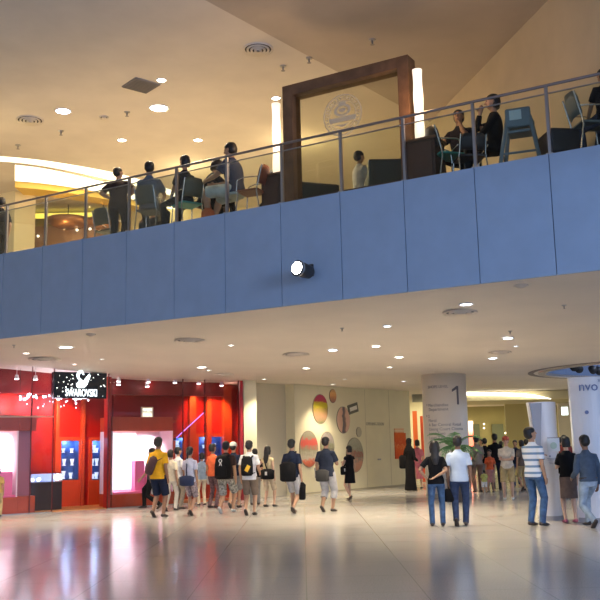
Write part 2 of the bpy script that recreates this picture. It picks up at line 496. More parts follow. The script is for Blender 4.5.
for px, py, up, lab in ((283, 66, 1, 'small sprinkler head near the ringed vent above the wooden frame'), (309, 58, 1, 'tiny sprinkler head above the wooden frame, left one'),
                    (372, 35, 1, 'tiny sprinkler head in the darker ceiling bay'), (127, 112, 1, 'sprinkler head beside the largest upper downlight'),
                    (61, 131, 1, 'tiny sprinkler head under the left upper downlight'), (18, 145, 1, 'sprinkler head at the far left above the light cove'),
                    (510, 331, 0, 'sprinkler head in the lower ceiling above the corridor'), (342, 328, 0, 'green-tinged sprinkler head below the fascia projector'),
                    (564, 305, 0, 'tiny sprinkler head at the right of the lower ceiling'), (14, 345, 0, 'sprinkler head at the left of the lower ceiling')):
    p = on_z(px, py, ZU) if up else on_ceil(px, py)
    if px == 372: p = V((p.x, p.y, zr(p.x, p.y)))
    t = thing('sprinkler_head', lab, 'sprinkler', p)
    k = 1.0 if up else .6
    bm = NB(); loft(bm, [(0, 0, 0), (0, 0, -.02 * k)], [.07 * k, .06 * k], n=14); obj('escutcheon', bm, M_steel, t)
    bm = NB(); loft(bm, [(0, 0, -.02 * k), (0, 0, -.10 * k), (0, 0, -.105 * k)], [.018 * k, .014 * k, .045 * k], n=10); obj('deflector', bm, M_grille, t)
for px, py, r, lab in ((45, 359, .38, 'flat oval-looking air vent in the lower ceiling left of the shop sign'), (460, 312, .30, 'ringed air vent in the lower ceiling at the right'),
                       (190, 340, .32, 'pale ringed air vent in the lower ceiling above the red shop'), (296, 354, .30, 'grey ringed air vent in mid lower ceiling'),
                       (521, 285, .11, 'small grey vent in the lower ceiling right under the fascia'), (224, 374, .26, 'thin grey air vent above the cream pier'),
                       (500, 352, .25, 'faint ringed air vent in the lower ceiling above the corridor'), (91, 334, .10, 'small grey vent close under the fascia at left')):
    round_vent(on_ceil(px, py), r, lab, 'ceiling_vent', 3, M_ceil)

# projector bolted to the fascia
q = FA.hit(308, 271, 0); root = thing('spot_projector', 'black spot projector with lit lens bolted to the blue fascia', 'projector', q)
fr = Matrix.Rotation(0, 3, 'Z')
hd = FA.hit(297, 268, -.48) - q; bk = FA.hit(309, 272, -.18) - q; d = (hd - bk).normalized()
bm = NB(); loft(bm, [bk - d * .06, bk, bk + (hd - bk) * .55, hd], [.07, .11, .12, .125], n=20); obj('housing', bm, M_black, root, True)
bm = NB(); loft(bm, [hd - d * .005, hd + d * .012], [.10, .10], n=20); obj('lens', bm, emis('projector_lens', (1, 1, 1), 12), root)
bm = NB(); loft(bm, [hd - d * .04, hd - d * .008], [.135, .135], n=20); obj('rim', bm, mat('rim_grey', (.35, .35, .36), .4, .6), root)
bm = NB(); tube(bm, [V((0, 0, 0)) - FA.n * .0, bk * .7 + V((0, 0, .08)), bk + V((0, 0, .0))], .025); add_box(bm, -FA.n * .02, (.22, .04, .2), FA.rz, .005); obj('bracket', bm, M_black, root)
# ------------------------------------------------------------------ red crystal shop on the left
M_red = mat('red_lacquer', (.36, .012, .010), .28, nscale=2, namt=.12)
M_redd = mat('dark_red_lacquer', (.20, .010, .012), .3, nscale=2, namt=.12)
M_orange = mat('orange_red_laminate', (.48, .06, .018), .4, nscale=2, namt=.1)
M_wood = mat('wood_floor_amber', (.55, .25, .08), .35, nscale=6, namt=.2)
M_boxw = mat('display_box_white', (.92, .80, .86), .5)
M_pink = mat('display_pink', (.85, .20, .42), .5)
M_bl = mat('showcase_blue', (.06, .14, .42), .35, nscale=5, namt=.5)
M_crys = emis('crystal_sparkle', (.78, .78, 1.0), 1.6)
HS = 3.56
def hz(px, py, s=0.0): return SH.tz(px, py, s)
tL = -3.0
bm = NB(); SH.box(bm, -12, -3.0, 0, .15, 0, 3.8); struct('wall_left_lower', bm, M_wall)
bm = NB(); add_box(bm, (-18, 20, 4.7), (.2, 50, 9.4)); struct('wall_left', bm, M_wall_up)
bm = NB(); add_box(bm, (20, 28, 1.75), (.2, 46, 3.5)); struct('wall_far_right', bm, M_wall)
def xs(px, s=0.0): return SH.tz(px, 440, s)[0]
tR = xs(240)
# shell of the shop
bm = NB(); SH.box(bm, tL, xs(236, 2.6), 2.6, 2.7, 0, 3.9); struct('wall_shop_back', bm, M_red)
e0, e1 = SH.pt(tR, 0, 0), SH.pt(xs(236, 2.6), 2.6, 0)
SR = Plane(e0[:2], e1[:2]); bm = NB(); SR.box(bm, 0, SR.L, -.10, 0, 0, 3.9); struct('wall_shop_right', bm, M_red)
bm = NB(); SH.box(bm, tL, tR, .12, 2.6, .0, .02); struct('floor_shop', bm, M_wood)
# header above the glass: dark red reveal and the two pier faces
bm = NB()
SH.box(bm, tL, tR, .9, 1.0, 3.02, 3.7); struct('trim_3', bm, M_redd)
# side red walls inside
t0, t1 = xs(108.5), xs(112.5)
bm = NB(); SH.box(bm, t0, t1, .10, .3, 0, 3.45); struct('wall_shop_pier', bm, M_red)
# glazed front: frames and panes
gf = thing('window_1', None, None, SH.pt(0, 0, 0)); gf['kind'] = 'structure'
def gchild(root, name, bm, m, smooth=False): return world_child(obj(name, bm, m, smooth=smooth), root)
mull = [tL, xs(31), xs(53), xs(108), xs(183), xs(205), tR - .03]
for k, t in enumerate(mull[1:]):
    bm = NB(); q_ = SH.pt(t, 0, 0); SH.box(bm, t - .012, t + .012, -.015, .02, 0, zc(q_.x, q_.y) + .02); gchild(gf, 'mullion', bm, mat('mullion_red', (.16, .03, .03), .3, .4))
for a, b in zip(mull, mull[1:]):
    if abs(a - xs(53)) < .01: zb = 2.95
    else: zb = .02
    bm = NB(); SH.box(bm, a + .012, b - .012, 0, .012, zb, zc(*SH.pt(b, 0, 0)[:2]) - .005); gchild(gf, 'pane', bm, M_shopglass)
bm = NB(); SH.box(bm, tL, xs(53), -.02, .03, 2.36, 2.40); gchild(gf, 'crossbar', bm, mat('crossbar', (.6, .35, .25), .3, .5))
bm = NB(); SH.box(bm, tL, xs(53), -.02, .03, 0, .02); SH.box(bm, xs(108), tR, -.02, .03, 0, .02); gchild(gf, 'floor_channel', bm, M_steel)

def window_box(name, label, p0, p1, ptop, pbot, phead, deep, pink_from, s0=.08):
    ta, tb = SH.tz(p0, 460, s0)[0], SH.tz(p1, 460, s0)[0]
    pm = (p0 + p1) / 2
    zt, zb, zh = SH.tz(pm, ptop, s0)[1], SH.tz(pm, pbot, s0)[1], SH.tz(pm, phead, s0)[1]
    r = thing(name, label, 'display case', SH.pt((ta + tb) / 2, .5, 0))
    bm = NB(); SH.box(bm, ta, tb, s0 - .03, s0 + deep, 0.0, zb, .01); gchild(r, 'plinth', bm, M_orange)
    bm = NB(); SH.box(bm, ta, tb, s0, s0 + deep, zt, zh, .01); gchild(r, 'header', bm, M_orange)
    bm = NB(); SH.box(bm, ta, tb, s0 + deep - .04, s0 + deep, zb, zt)
    SH.box(bm, ta, ta + .03, s0, s0 + deep, zb, zt); SH.box(bm, tb - .03, tb, s0, s0 + deep, zb, zt)
    gchild(r, 'lining', bm, M_boxw)
    bm = NB(); SH.box(bm, ta + .03, tb - .03, s0 + .02, s0 + deep - .05, zb, zb + .05); gchild(r, 'deck', bm, M_pink)
    c = SH.pt((ta + tb) / 2, s0 + deep * .45, zt - .06)
    for k in (.25, .5, .75):
        c = SH.pt(ta + (tb - ta) * k, s0 + deep * .4, zt - .05)
        l = lamp('SPOT', 'case_spot', c - r.location, E_CASE, (1, .90, .95), None, None, spot_size=math.radians(110), spot_blend=.7, shadow_soft_size=.08)
        l.rotation_euler = (0, 0, 0); l.parent = r
        l.rotation_euler = (-V((0, 0, 1))).to_track_quat('-Z', 'Y').to_euler()
        tgt = SH.pt(ta + (tb - ta) * k, s0 + deep, (zb + zt) / 2 + .1)
        l.rotation_euler = (tgt - c).to_track_quat('-Z', 'Y').to_euler()
    return r, ta, tb, zb, zt
E_CASE = 34
rA, ta, tb, zbA, ztA = window_box('display_case', 'bright lit white shop window display case at the left edge', -22, 18, 431, 498, 415, .75, 0)
bm = NB(); SH.box(bm, tb - .55, tb - .08, .2, .5, zbA + .05, zbA + .62, .02); gchild(rA, 'display_block', bm, M_pink)
bm = NB(); SH.box(bm, tb, tb + .45, .06, .5, 0, zbA + .01, .01); gchild(rA, 'side_plinth', bm, M_orange)
bm = NB(); SH.box(bm, tb + .03, tb + .42, .4, .45, zbA, ztA + .02); gchild(rA, 'side_panel', bm, mat('mauve_panel', (.45, .16, .22), .3))
bm = NB(); SH.box(bm, tb - .0, tb + .45, .06, .5, ztA, ztA + .36, .01); gchild(rA, 'side_header', bm, M_orange)
rB, ta, tb, zbB, ztB = window_box('display_case', 'bright lit pink and white shop window display case behind the man in yellow', 112, 173, 431, 493, 417, .8, 0)
tm = SH.tz(136, 460, .3)[0]
bm = NB(); SH.box(bm, tm, tm + .28, .35, .6, zbB + .05, zbB + .85, .015); SH.box(bm, tm + .32, tm + .72, .35, .6, zbB + .05, zbB + .58, .015)
gchild(rB, 'display_block', bm, M_pink)
bm = NB()
for tt in (ta + .35, ta + .82):
    SH.box(bm, tt - .2, tt + .2, .78, .83, zbB + .1, ztB - .05)
gchild(rB, 'lightbox', bm, emis('lightbox_white', (1, .86, .94), 1.0))
bm = NB(); SH.box(bm, -.6, -.6 + .01, .70, .72, .5, .6); bm.free()
bm = NB(); ta2 = SH.tz(-18, 460, .7)[0]; SH.box(bm, ta2, SH.tz(15, 460, .7)[0], .74, .78, zbA + .1, ztA - .05); gchild(rA, 'lightbox', bm, emis('lightbox_white', (1, .86, .94), 1.0))
# a small lit picture above the right case
bm = NB(); a0, z0 = SH.tz(141, 420, .7); a1, z1 = SH.tz(153, 407, .7)
pf = thing('framed_picture', 'small lit cream picture above the pink display case', 'picture', SH.pt((a0 + a1) / 2, .7, z0))
SH.box(bm, a0, a1, .68, .72, z0, z1, .005); gchild(pf, 'frame', bm, mat('cream_frame', (.8, .7, .5), .4))
bm = NB(); SH.box(bm, a0 + .04, a1 - .04, .67, .68, z0 + .04, z1 - .04); gchild(pf, 'print', bm, picture('cream_print', [(0, (.5, .45, .3)), (.4, (.9, .85, .7)), (.7, (.3, .3, .2)), (.8, (.9, .85, .7))], 8, .6, emit=.8))
bm = NB(); SH.box(bm, a0 - .5, a1 + .7, .60, .95, z0 - .07, z0 - .01); struct('trim_4', bm, M_orange)

# sign: black panel, stars, swan emblem, lettering
st0, sz0 = SH.tz(53.5, 398, -.12); st1, sz1 = SH.tz(107, 372.5, -.12)
sz1 = min(sz1, 3.52)
sg = thing('shop_sign', 'black illuminated sign with a white swan emblem and star lights above the shop entrance', 'sign', SH.pt((st0 + st1) / 2, 0, sz0))
bm = NB(); SH.box(bm, st0, st1, -.12, .06, sz0, sz1, .01); gchild(sg, 'panel', bm, mat('sign_black', (.012, .014, .02), .25))
W = st1 - st0; Hs = sz1 - sz0
rr = random.Random(3)
for k in range(60):
    x = rr.uniform(.04, .96); y = rr.uniform(.06, .94)
    if .18 < x < .84 and y < .38 or .36 < x < .68: continue
    c = SH.pt(st0 + x * W, -.125, sz0 + y * Hs); r = rr.choice((.007, .010, .015)); bm = NB()
    bmesh.ops.create_icosphere(bm, subdivisions=1, radius=r, matrix=Matrix.Translation(c)); gchild(sg, 'star_light', bm, emis('star_white', (.95, 1, .95), 2.2))
M_letter = emis('sign_letter_white', (.80, .92, 1), 1.5)
me = text_mesh('SWAROVSKI', .27, .01, 'CENTER', 0.0); me.transform(plane_M(SH, st0 + W * .51, -.135, sz0 + Hs * .08) @ Matrix.Diagonal((.58, 1, 1, 1))); me.materials.clear(); me.materials.append(M_letter)
o = bpy.data.objects.new('lettering', me); COL.objects.link(o); world_child(o, sg)
body = [(.10, 0), (.30, 0), (.42, .05), (.50, .16), (.66, .62), (.50, .46), (.62, .70), (.40, .42), (.33, .30), (.26, .38), (.17, .46), (.14, .56), (.18, .66), (.26, .70), (.31, .62), (.36, .60), (.34, .70), (.28, .79), (.16, .80), (.06, .72), (.03, .58), (.07, .44), (.15, .34), (.12, .28), (.03, .20), (.03, .08)]
M = plane_M(SH, st0 + W * .40, -.132, sz0 + Hs * .40)
bm = NB(); prism(bm, [(x * .62, y * .56) for x, y in body], M, .012); gchild(sg, 'swan_emblem', bm, emis('emblem_white', (.80, .95, 1), 1.6))
# crystal garland hanging below the sign
cg = thing('crystal_garland', 'garland of sparkling crystal lights hanging inside the shop below the sign', 'light', SH.pt(xs(55), .6, 2.7))
for k in range(90):
    px = rr.uniform(18, 92); wv = math.sin(px * .35) * 1.2
    py = 396.5 + wv + rr.uniform(-2, 2.5) - (px - 50) * .015
    if rr.random() < .12: py += rr.uniform(4, 9)
    h = SH.hit(px, py, .5)
    bm = NB(); bmesh.ops.create_icosphere(bm, subdivisions=1, radius=rr.choice((.010, .016, .022, .028)), matrix=Matrix.Translation(h) @ Matrix.Diagonal((1, 1, 1.3, 1)))
    gchild(cg, 'crystal', bm, M_crys)
bm = NB(); tube(bm, [SH.hit(16, 395, .5), SH.hit(55, 395.5, .5), SH.hit(94, 396, .5)], .012); 
for px in (20, 55, 90): h = SH.hit(px, 395.5, .5); tube(bm, [h, V((h.x, h.y, zc(h.x, h.y) - .01))], .005, 5)
gchild(cg, 'wire', bm, M_black)
for px in (30, 55, 80):
    h = SH.hit(px, 400, .45); lamp('POINT', 'crystal_glow', h - cg.location, 10, (.85, .8, 1), cg, shadow_soft_size=.2)

# entrance: showcases in the back wall, door, counter
def showcase(p0, p1, y0, y1, s, label, door=False):
    a, z1_ = SH.tz(p0, y0, s); b, _ = SH.tz(p1, y0, s); z0_ = SH.tz((p0 + p1) / 2, y1, s)[1]
    r = thing('wall_showcase', label, 'showcase', SH.pt((a + b) / 2, s, 0))
    bm = NB(); w = .10
    SH.box(bm, a - w, b + w, s - .04, s + .02, z1_, z1_ + w, .006); SH.box(bm, a - w, b + w, s - .04, s + .02, .02, z0_, .006)
    SH.box(bm, a - w, a, s - .04, s + .02, z0_, z1_, .006); SH.box(bm, b, b + w, s - .04, s + .02, z0_, z1_, .006)
    gchild(r, 'surround', bm, M_orange)
    bm = NB(); SH.box(bm, a, b, s + .30, s + .34, z0_, z1_); SH.box(bm, a, a + .01, s + .02, s + .3, z0_, z1_); SH.box(bm, b - .01, b, s + .02, s + .3, z0_, z1_)
    gchild(r, 'back_panel', bm, M_bl)
    n = 3
    for k in range(n):
        zz = z0_ + (z1_ - z0_) * k / n + .02
        bm = NB(); SH.box(bm, a, b, s + .03, s + .3, zz, zz + .015); gchild(r, 'shelf', bm, M_glass)
        for j in range(2):
            cx = a + (b - a) * (.3 + .4 * j) + rr.uniform(-.03, .03); hh = rr.uniform(.10, .22)
            bm = NB(); loft(bm, [SH.pt(cx, s + .15, zz + .015), SH.pt(cx, s + .15, zz + .015 + hh * .2), SH.pt(cx, s + .15, zz + .015 + hh)], [.05, .03, .06], n=8)
            tag(obj('crystal_figurine', bm, emis('figurine_%d' % (j), (.55, .75, 1), .5), smooth=False), 'small crystal figurine on a glass shelf of a blue wall showcase', 'ornament', 'crystal figurines in the blue showcases')
    lamp('POINT', 'case_lamp', SH.pt((a + b) / 2, s + .15, z1_ - .04) - r.location, 4, (.45, .62, 1), r, shadow_soft_size=.05)
    bm = NB(); SH.box(bm, a, b, s - .01, s, z0_, z1_); gchild(r, 'glass_front', bm, M_shopglass)
    return r
# deepen the back wall behind cases: the red wall is the plane s=1.7 with cut-outs built round the cases
SW = 1.7
showcase(61, 79, 441, 480, SW, 'blue showcase left of the shop entrance door with crystal shelves')
showcase(92, 103, 441, 480, SW, 'narrow blue glazed showcase panel at the right of the shop entrance')
showcase(198, 225, 437, 474, SW, 'wide blue showcase behind the walking group')
showcase(175, 183, 438, 462, SW, 'small blue showcase right of the pink display case')
# red wall pieces between the cases at s=SW
def wpiece(p0, p1, z0, z1, s=SW, m=M_red, name='wall_shop_inner', sm=.12):
    a, b = SH.tz(p0, 440, s)[0], SH.tz(p1, 440, s)[0]
    bm = NB(); SH.box(bm, a, b, s, s + sm, z0, z1); return struct(name, bm, m)
for p0, p1 in ((-30, 60), (81.5, 90), (105, 112), (113, 173.5), (185, 197.5), (226, 238)): wpiece(p0, p1, 0, 3.7)
for p0, p1, yt in ((60, 81.5, 441), (90, 105, 441), (197.5, 226, 438), (173.5, 185, 438)):
    zt = SH.tz((p0 + p1) / 2, yt, SW)[1] + .09
    wpiece(p0, p1, zt, 3.7)
# door handle + frame of right entrance panel, pilasters
for px, w, lab in ((57.5, .10, 0), (83.5, .10, 0), (209.5, .16, 0), (193, .22, 0), (228, .30, 0)):
    a = SH.tz(px, 440, SW - .12)[0]
    bm = NB(); SH.box(bm, a - w / 2, a + w / 2, SW - .12, SW + .02, 0, 3.6, .01); struct('trim_5', bm, M_orange)
# dark counter
ct = thing('shop_counter', 'dark shop counter with blue lit glass top inside the entrance', 'counter', SH.pt(xs(48, .8), .8, 0.02))
a, b = SH.tz(31, 490, .6)[0], SH.tz(62, 490, .6)[0]; zt = SH.tz(48, 482, .6)[1]
bm = NB(); SH.box(bm, a, b, .6, 1.15, .02, zt, .01); gchild(ct, 'body', bm, mat('counter_black', (.03, .02, .025), .3))
bm = NB(); SH.box(bm, a, b, .58, 1.17, zt + .22, zt + .235); SH.box(bm, a, b, .58, .592, zt, zt + .22); SH.box(bm, a, a + .012, .6, 1.15, zt, zt + .22); SH.box(bm, b - .012, b, .6, 1.15, zt, zt + .22); gchild(ct, 'glass_top', bm, M_shopglass)
bm = NB(); SH.box(bm, a + .02, b - .02, 1.05, 1.12, zt, zt + .2); gchild(ct, 'light_strip', bm, emis('counter_blue', (.10, .25, .9), .5))
a = SH.tz(33, 480, .45)[0]
for px, py, r_ in ((57.5, 472, .09), (28, 476, .05), (39, 474, .05), (38, 479, .04), (33, 472, .04)):
    h = SH.hit(px, py, .8)
    bm = NB(); bmesh.ops.create_icosphere(bm, subdivisions=2, radius=r_, matrix=Matrix.Translation(V((h.x, h.y, zt + .02 + r_))))
    tag(obj('crystal_ornament', bm, emis('ornament_white', (.9, .95, 1), 2.2)), 'sparkling crystal ornament %s the dark shop counter' % ('at the right end of' if px > 50 else 'on the left half of'), 'ornament', 'crystals at the left of the counter' if px < 50 else None)
# purple tube light
h0, h1 = SH.hit(174, 440, .5), SH.hit(205, 411.5, .5)
pt_ = thing('tube_light', 'slanting violet tube light inside the red shop', 'light', h0)
bm = NB(); tube(bm, [V((0, 0, 0)), h1 - h0], .016); obj('tube', bm, emis('violet_tube', (.20, .08, .8), .9), pt_)
bm = NB(); tube(bm, [V((0, 0, 0)), (h1 - h0) * .06], .035); tube(bm, [(h1 - h0) * .95, (h1 - h0) * 1.0], .035); tube(bm, [h1 - h0, V(((h1 - h0).x, (h1 - h0).y, 3.42 - h0.z))], .008, 5); obj('end_cap', bm, M_black, pt_)
# shop ceiling and its spots
bm = NB(); SH.box(bm, tL, tR, .05, 3.3, 3.72, 3.78); bm.free()
SP = [(15, 371), (34, 371), (118, 375), (148, 378), (175, 380), (199, 382), (222, 384), (118, 383), (147, 385)]
for i, (px, py) in enumerate(SP):
    s = .45 if i < 7 else .7
    a, _ = SH.tz(px, 440, s); z = min(3.40, SH.tz(px, py, s)[1])
    t = thing('spotlight', 'small white ceiling spot, %s, inside the red shop' % ['far left', 'left of the sign', 'right of the sign', 'top of the pink case', 'middle right', 'top of the violet tube', 'extreme right', 'right of the sign (deeper one)', 'pink case (deeper one)'][i], 'spotlight', SH.pt(a, s, z))
    bm = NB(); loft(bm, [(0, 0, .06), (0, 0, -.03), (0, 0, -.05)], [.04, .06, .062], n=12); tube(bm, [(0, 0, .05), (0, 0, .35)], .008, 5); obj('housing', bm, M_white, t)
    bm = NB(); loft(bm, [(0, 0, -.052), (0, 0, -.058)], [.055, .05], n=12); obj('lens', bm, emis('spot_lens', (1, .85, .9), 9), t)
# orange wall washers
for px, py, s, e in ((22, 412, .8, 60), (62, 405, .8, 110), (165, 416, .6, 90), (197, 398, SW - .3, 60), (219, 400, SW - .3, 90), (100, 400, SW - .5, 40), (135, 400, SW - .5, 40)):
    h = SH.hit(px, py, s - .25)
    tgt = SH.hit(px, py + (8 if py < 410 else -6), SW)
    src = h + V((0, 0, .35 if py < 410 else -.1))
    lamp('SPOT', 'wall_washer', src, e * E_WASH, (1, .42, .12), None, tgt + V((0, 0, -.6 if py < 410 else .3)), spot_size=math.radians(75), spot_blend=.8, shadow_soft_size=.06)
for px in (-10, 45, 95, 150, 200, 232):
    q = SH.pt(SH.tz(px, 440, .9)[0], .9, 3.3)
    lamp('POINT', 'shop_lamp', q, E_SHOP, (1, .62, .5), None, shadow_soft_size=.15)

# ------------------------------------------------------------------ cream pier, recess, hoarding with pictures
bm = NB(); c = on_z(249, 497.5, 0)
PI1 = Plane(SH.pt(tR + .10, -.06, 0)[:2], (V(SH.pt(tR + .10, -.06, 0)[:2]) + V((1, .12))[:])[:2] if False else (SH.pt(tR + .10, -.06, 0).x + 1, SH.pt(tR + .10, -.06, 0).y + .15))
w = PI1.tz(257, 440, 0)[0]
bm = NB(); PI1.box(bm, 0, w, 0, 1.6, 0, 4.2); struct('pier', bm, M_wall).name = 'wall_pier'
tw = WW.tz(295, 440, 0)[0]
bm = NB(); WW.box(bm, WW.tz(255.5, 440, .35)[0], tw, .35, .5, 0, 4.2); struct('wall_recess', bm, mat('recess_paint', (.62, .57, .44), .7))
bm = NB(); WW.box(bm, tw, WW.tz(411, 440)[0], 0, .45, 0, 4.2); struct('wall_hoarding', bm, M_wall)
bm = NB(); WW.box(bm, tw, WW.tz(411, 440)[0], -.015, .0, 0, .05); struct('baseboard_hoarding', bm, mat('skirting', (.45, .40, .28), .5))
bm = NB(); WW.box(bm, WW.tz(390, 440)[0], WW.tz(390, 440)[0] + .012, -.004, .0, .05, 3.4); WW.box(bm, WW.tz(366, 440)[0], WW.tz(366, 440)[0] + .012, -.004, .0, .05, 3.4); struct('trim_6', bm, mat('joint', (.55, .50, .36), .8))

def oval(px, py, rx, ry, label, m, name='oval_picture', tilt=0):
    t, z = WW.tz(px, py, 0); a = abs(WW.tz(px + rx, py, 0)[0] - WW.tz(px - rx, py, 0)[0]) / 2; b = abs(WW.tz(px, py - ry, 0)[1] - WW.tz(px, py + ry, 0)[1]) / 2
    r = thing(name, label, 'picture', WW.pt(t, 0, z), WW.rz)
    def disc(bm, k, y0, y1):
        q0 = [bm.verts.new((a * k * math.cos(2 * PI * j / 40), y0, b * k * math.sin(2 * PI * j / 40))) for j in range(40)]
        q1 = [bm.verts.new((a * k * math.cos(2 * PI * j / 40), y1, b * k * math.sin(2 * PI * j / 40))) for j in range(40)]
        bm.faces.new(q0); bm.faces.new(list(reversed(q1)))
        for j in range(40): bm.faces.new((q0[j], q0[(j + 1) % 40], q1[(j + 1) % 40], q1[j]))
    bm = NB(); disc(bm, 1, -.02, -.001); obj('board', bm, mat('board_edge', (.35, .30, .22), .6), r)
    bm = NB(); disc(bm, .96, -.026, -.02); obj('print', bm, m, r)
    return r
oval(320, 409, 7.6, 15, 'large oval picture with magenta top and yellow band on the cream wall', picture('print_a', [(0, (.20, .20, .10)), (.25, (.45, .25, .15)), (.5, (.36, .26, .06)), (.56, (.50, .42, .02)), (.72, (.50, .42, .02)), (.76, (.42, .03, .08)), (1, (.40, .03, .12))], 13, .34))
oval(332.5, 396, 3.4, 7, 'smallest oval picture in orange and brown near the wall top', picture('print_b', [(0, (.25, .12, .12)), (.35, (.50, .22, .10)), (.7, (.75, .40, .15)), (1, (.45, .30, .15))], 5, .4))
oval(343, 420, 6.6, 13.5, 'oval picture of a dark figure on flesh pink ground', picture('print_c', [(0, (.78, .50, .38)), (.38, (.70, .42, .30)), (.45, (.10, .09, .12)), (.62, (.22, .14, .12)), (.68, (.70, .42, .30)), (1, (.75, .50, .38))], 4, .3, 'X'))
oval(308.5, 449, 9.3, 18.5, 'big low oval picture with a red blot left of the man in black', picture('print_d', [(0, (.55, .15, .08)), (.15, (.7, .18, .1)), (.25, (.55, .5, .4)), (.5, (.3, .3, .2)), (.62, (.65, .10, .08)), (.78, (.6, .12, .1)), (.82, (.3, .28, .2)), (1, (.35, .33, .25))], 11, .45))
oval(327, 446, 7, 14.5, 'oval picture with grey top behind the head of the man in black', picture('print_e', [(0, (.25, .22, .16)), (.3, (.15, .12, .1)), (.55, (.35, .36, .22)), (.72, (.5, .42, .42)), (.9, (.40, .36, .34)), (1, (.3, .28, .22))], 12, .55))
oval(354.5, 455, 8.6, 17.5, 'big oval picture in grey and brown behind the woman in black dress', picture('print_f', [(0, (.50, .25, .15)), (.25, (.55, .28, .2)), (.4, (.25, .24, .2)), (.55, (.30, .10, .08)), (.65, (.32, .32, .24)), (1, (.45, .43, .33))], 12, .6))
oval(358.6, 432, 2.6, 5, 'tiny pale leaf shaped picture right of the dark figure oval', mat('leaf_print', (.55, .50, .36), .6))
# tilted dark label
t, z = WW.tz(352.5, 408.5); lb = thing('wall_plaque', 'small tilted dark plaque with white lettering band on the cream wall', 'sign', WW.pt(t, -.02, z), WW.rz)
bm = NB(); add_box(bm, (0, 0, 0), (.58, .03, .32), rot=Matrix.Rotation(-.22, 3, 'Y'), bevel=.005); obj('board', bm, mat('plaque_dark', (.14, .14, .10), .5), lb)
bm = NB(); add_box(bm, (0, -.018, 0), (.42, .01, .13), rot=Matrix.Rotation(-.22, 3, 'Y')); obj('band', bm, mat('plaque_white', (.85, .82, .72), .5), lb)
t, z = WW.tz(366, 425.3)
o = text_on('wall_lettering', 'OPENING SOON', .15, plane_M(WW, t, -.004, z), mat('letter_grey', (.30, .28, .20), .6), extrude=.003)
o.data.transform(Matrix.Diagonal((1, 1, 1, 1)))
tag(o, 'grey OPENING SOON lettering on the cream wall', 'lettering')
# small wall marks: faint plate
t, z = WW.tz(379, 459.5); bm = NB(); WW.box(bm, t - .09, t + .09, -.03, -.002, z - .02, z + .03, .004); tag(obj('door_handle_plate', bm, M_steel), 'small steel handle plate on the cream wall under the lettering', 'handle')
# orange poster
t0_, z0_ = WW.tz(395, 459); t1_, z1_ = WW.tz(405, 433)
po = thing('wall_poster', 'bright orange poster with scribbled red pattern on the cream wall', 'poster', WW.pt((t0_ + t1_) / 2, -.02, z0_))
bm = NB(); WW.box(bm, t0_, t1_, -.03, -.002, z0_, z1_); gchild(po, 'sheet', bm, picture('orange_scribble', [(0, (.72, .07, .012)), (.45, (.80, .13, .02)), (.5, (.90, .40, .15)), (.55, (.72, .07, .012)), (1, (.80, .14, .02))], 10, .9))
bm = NB(); WW.box(bm, t0_, t1_ - .12, -.028, -.004, z1_, z1_ + .16); gchild(po, 'ragged_top', bm, picture('ragged_orange', [(0, (.8, .25, .1)), (.5, (.85, .7, .5)), (1, (.85, .35, .15))], 12, .9))

# ------------------------------------------------------------------ space between hoarding and the numbered column
def backbox(name, px0, px1, py0, py1, Y, m, th=.1, st=True):
    a = on_y(px0, (py0 + py1) / 2, Y).x; b = on_y(px1, (py0 + py1) / 2, Y).x; pm = (px0 + px1) / 2
    z1 = on_y(pm, py0, Y).z; z0 = max(0, on_y(pm, py1, Y).z)
    bm = NB(); add_box(bm, ((a + b) / 2, Y + th / 2, (z0 + z1) / 2), (b - a, th, z1 - z0))
    return obj(name, bm, m)
o = backbox('wall_back', 380, 760, 380, 490, 50, mat('olive_wall', (.38, .34, .16), .7, nscale=.7, namt=.1)); o['kind'] = 'structure'
o = backbox('wall_corner', 411, 440, 396, 489, 37.5, M_wall); o['kind'] = 'structure'
hb = backbox('hanging_banner', 413.5, 418, 411, 468, 36.5, mat('banner_orange', (.80, .16, .04), .6), .03); tag(hb, 'tall narrow orange banner at the end of the cream wall', 'banner')
hb = backbox('hanging_banner', 421.5, 424.2, 416, 482, 35.8, mat('banner_red', (.85, .10, .03), .6), .03); tag(hb, 'thin red banner beside the numbered column', 'banner')
hb = backbox('shop_fascia_board', 412.5, 423, 393.5, 402, 36, mat('grey_header', (.30, .29, .24), .6), .2); hb['kind'] = 'structure'; hb.name = 'trim_7'

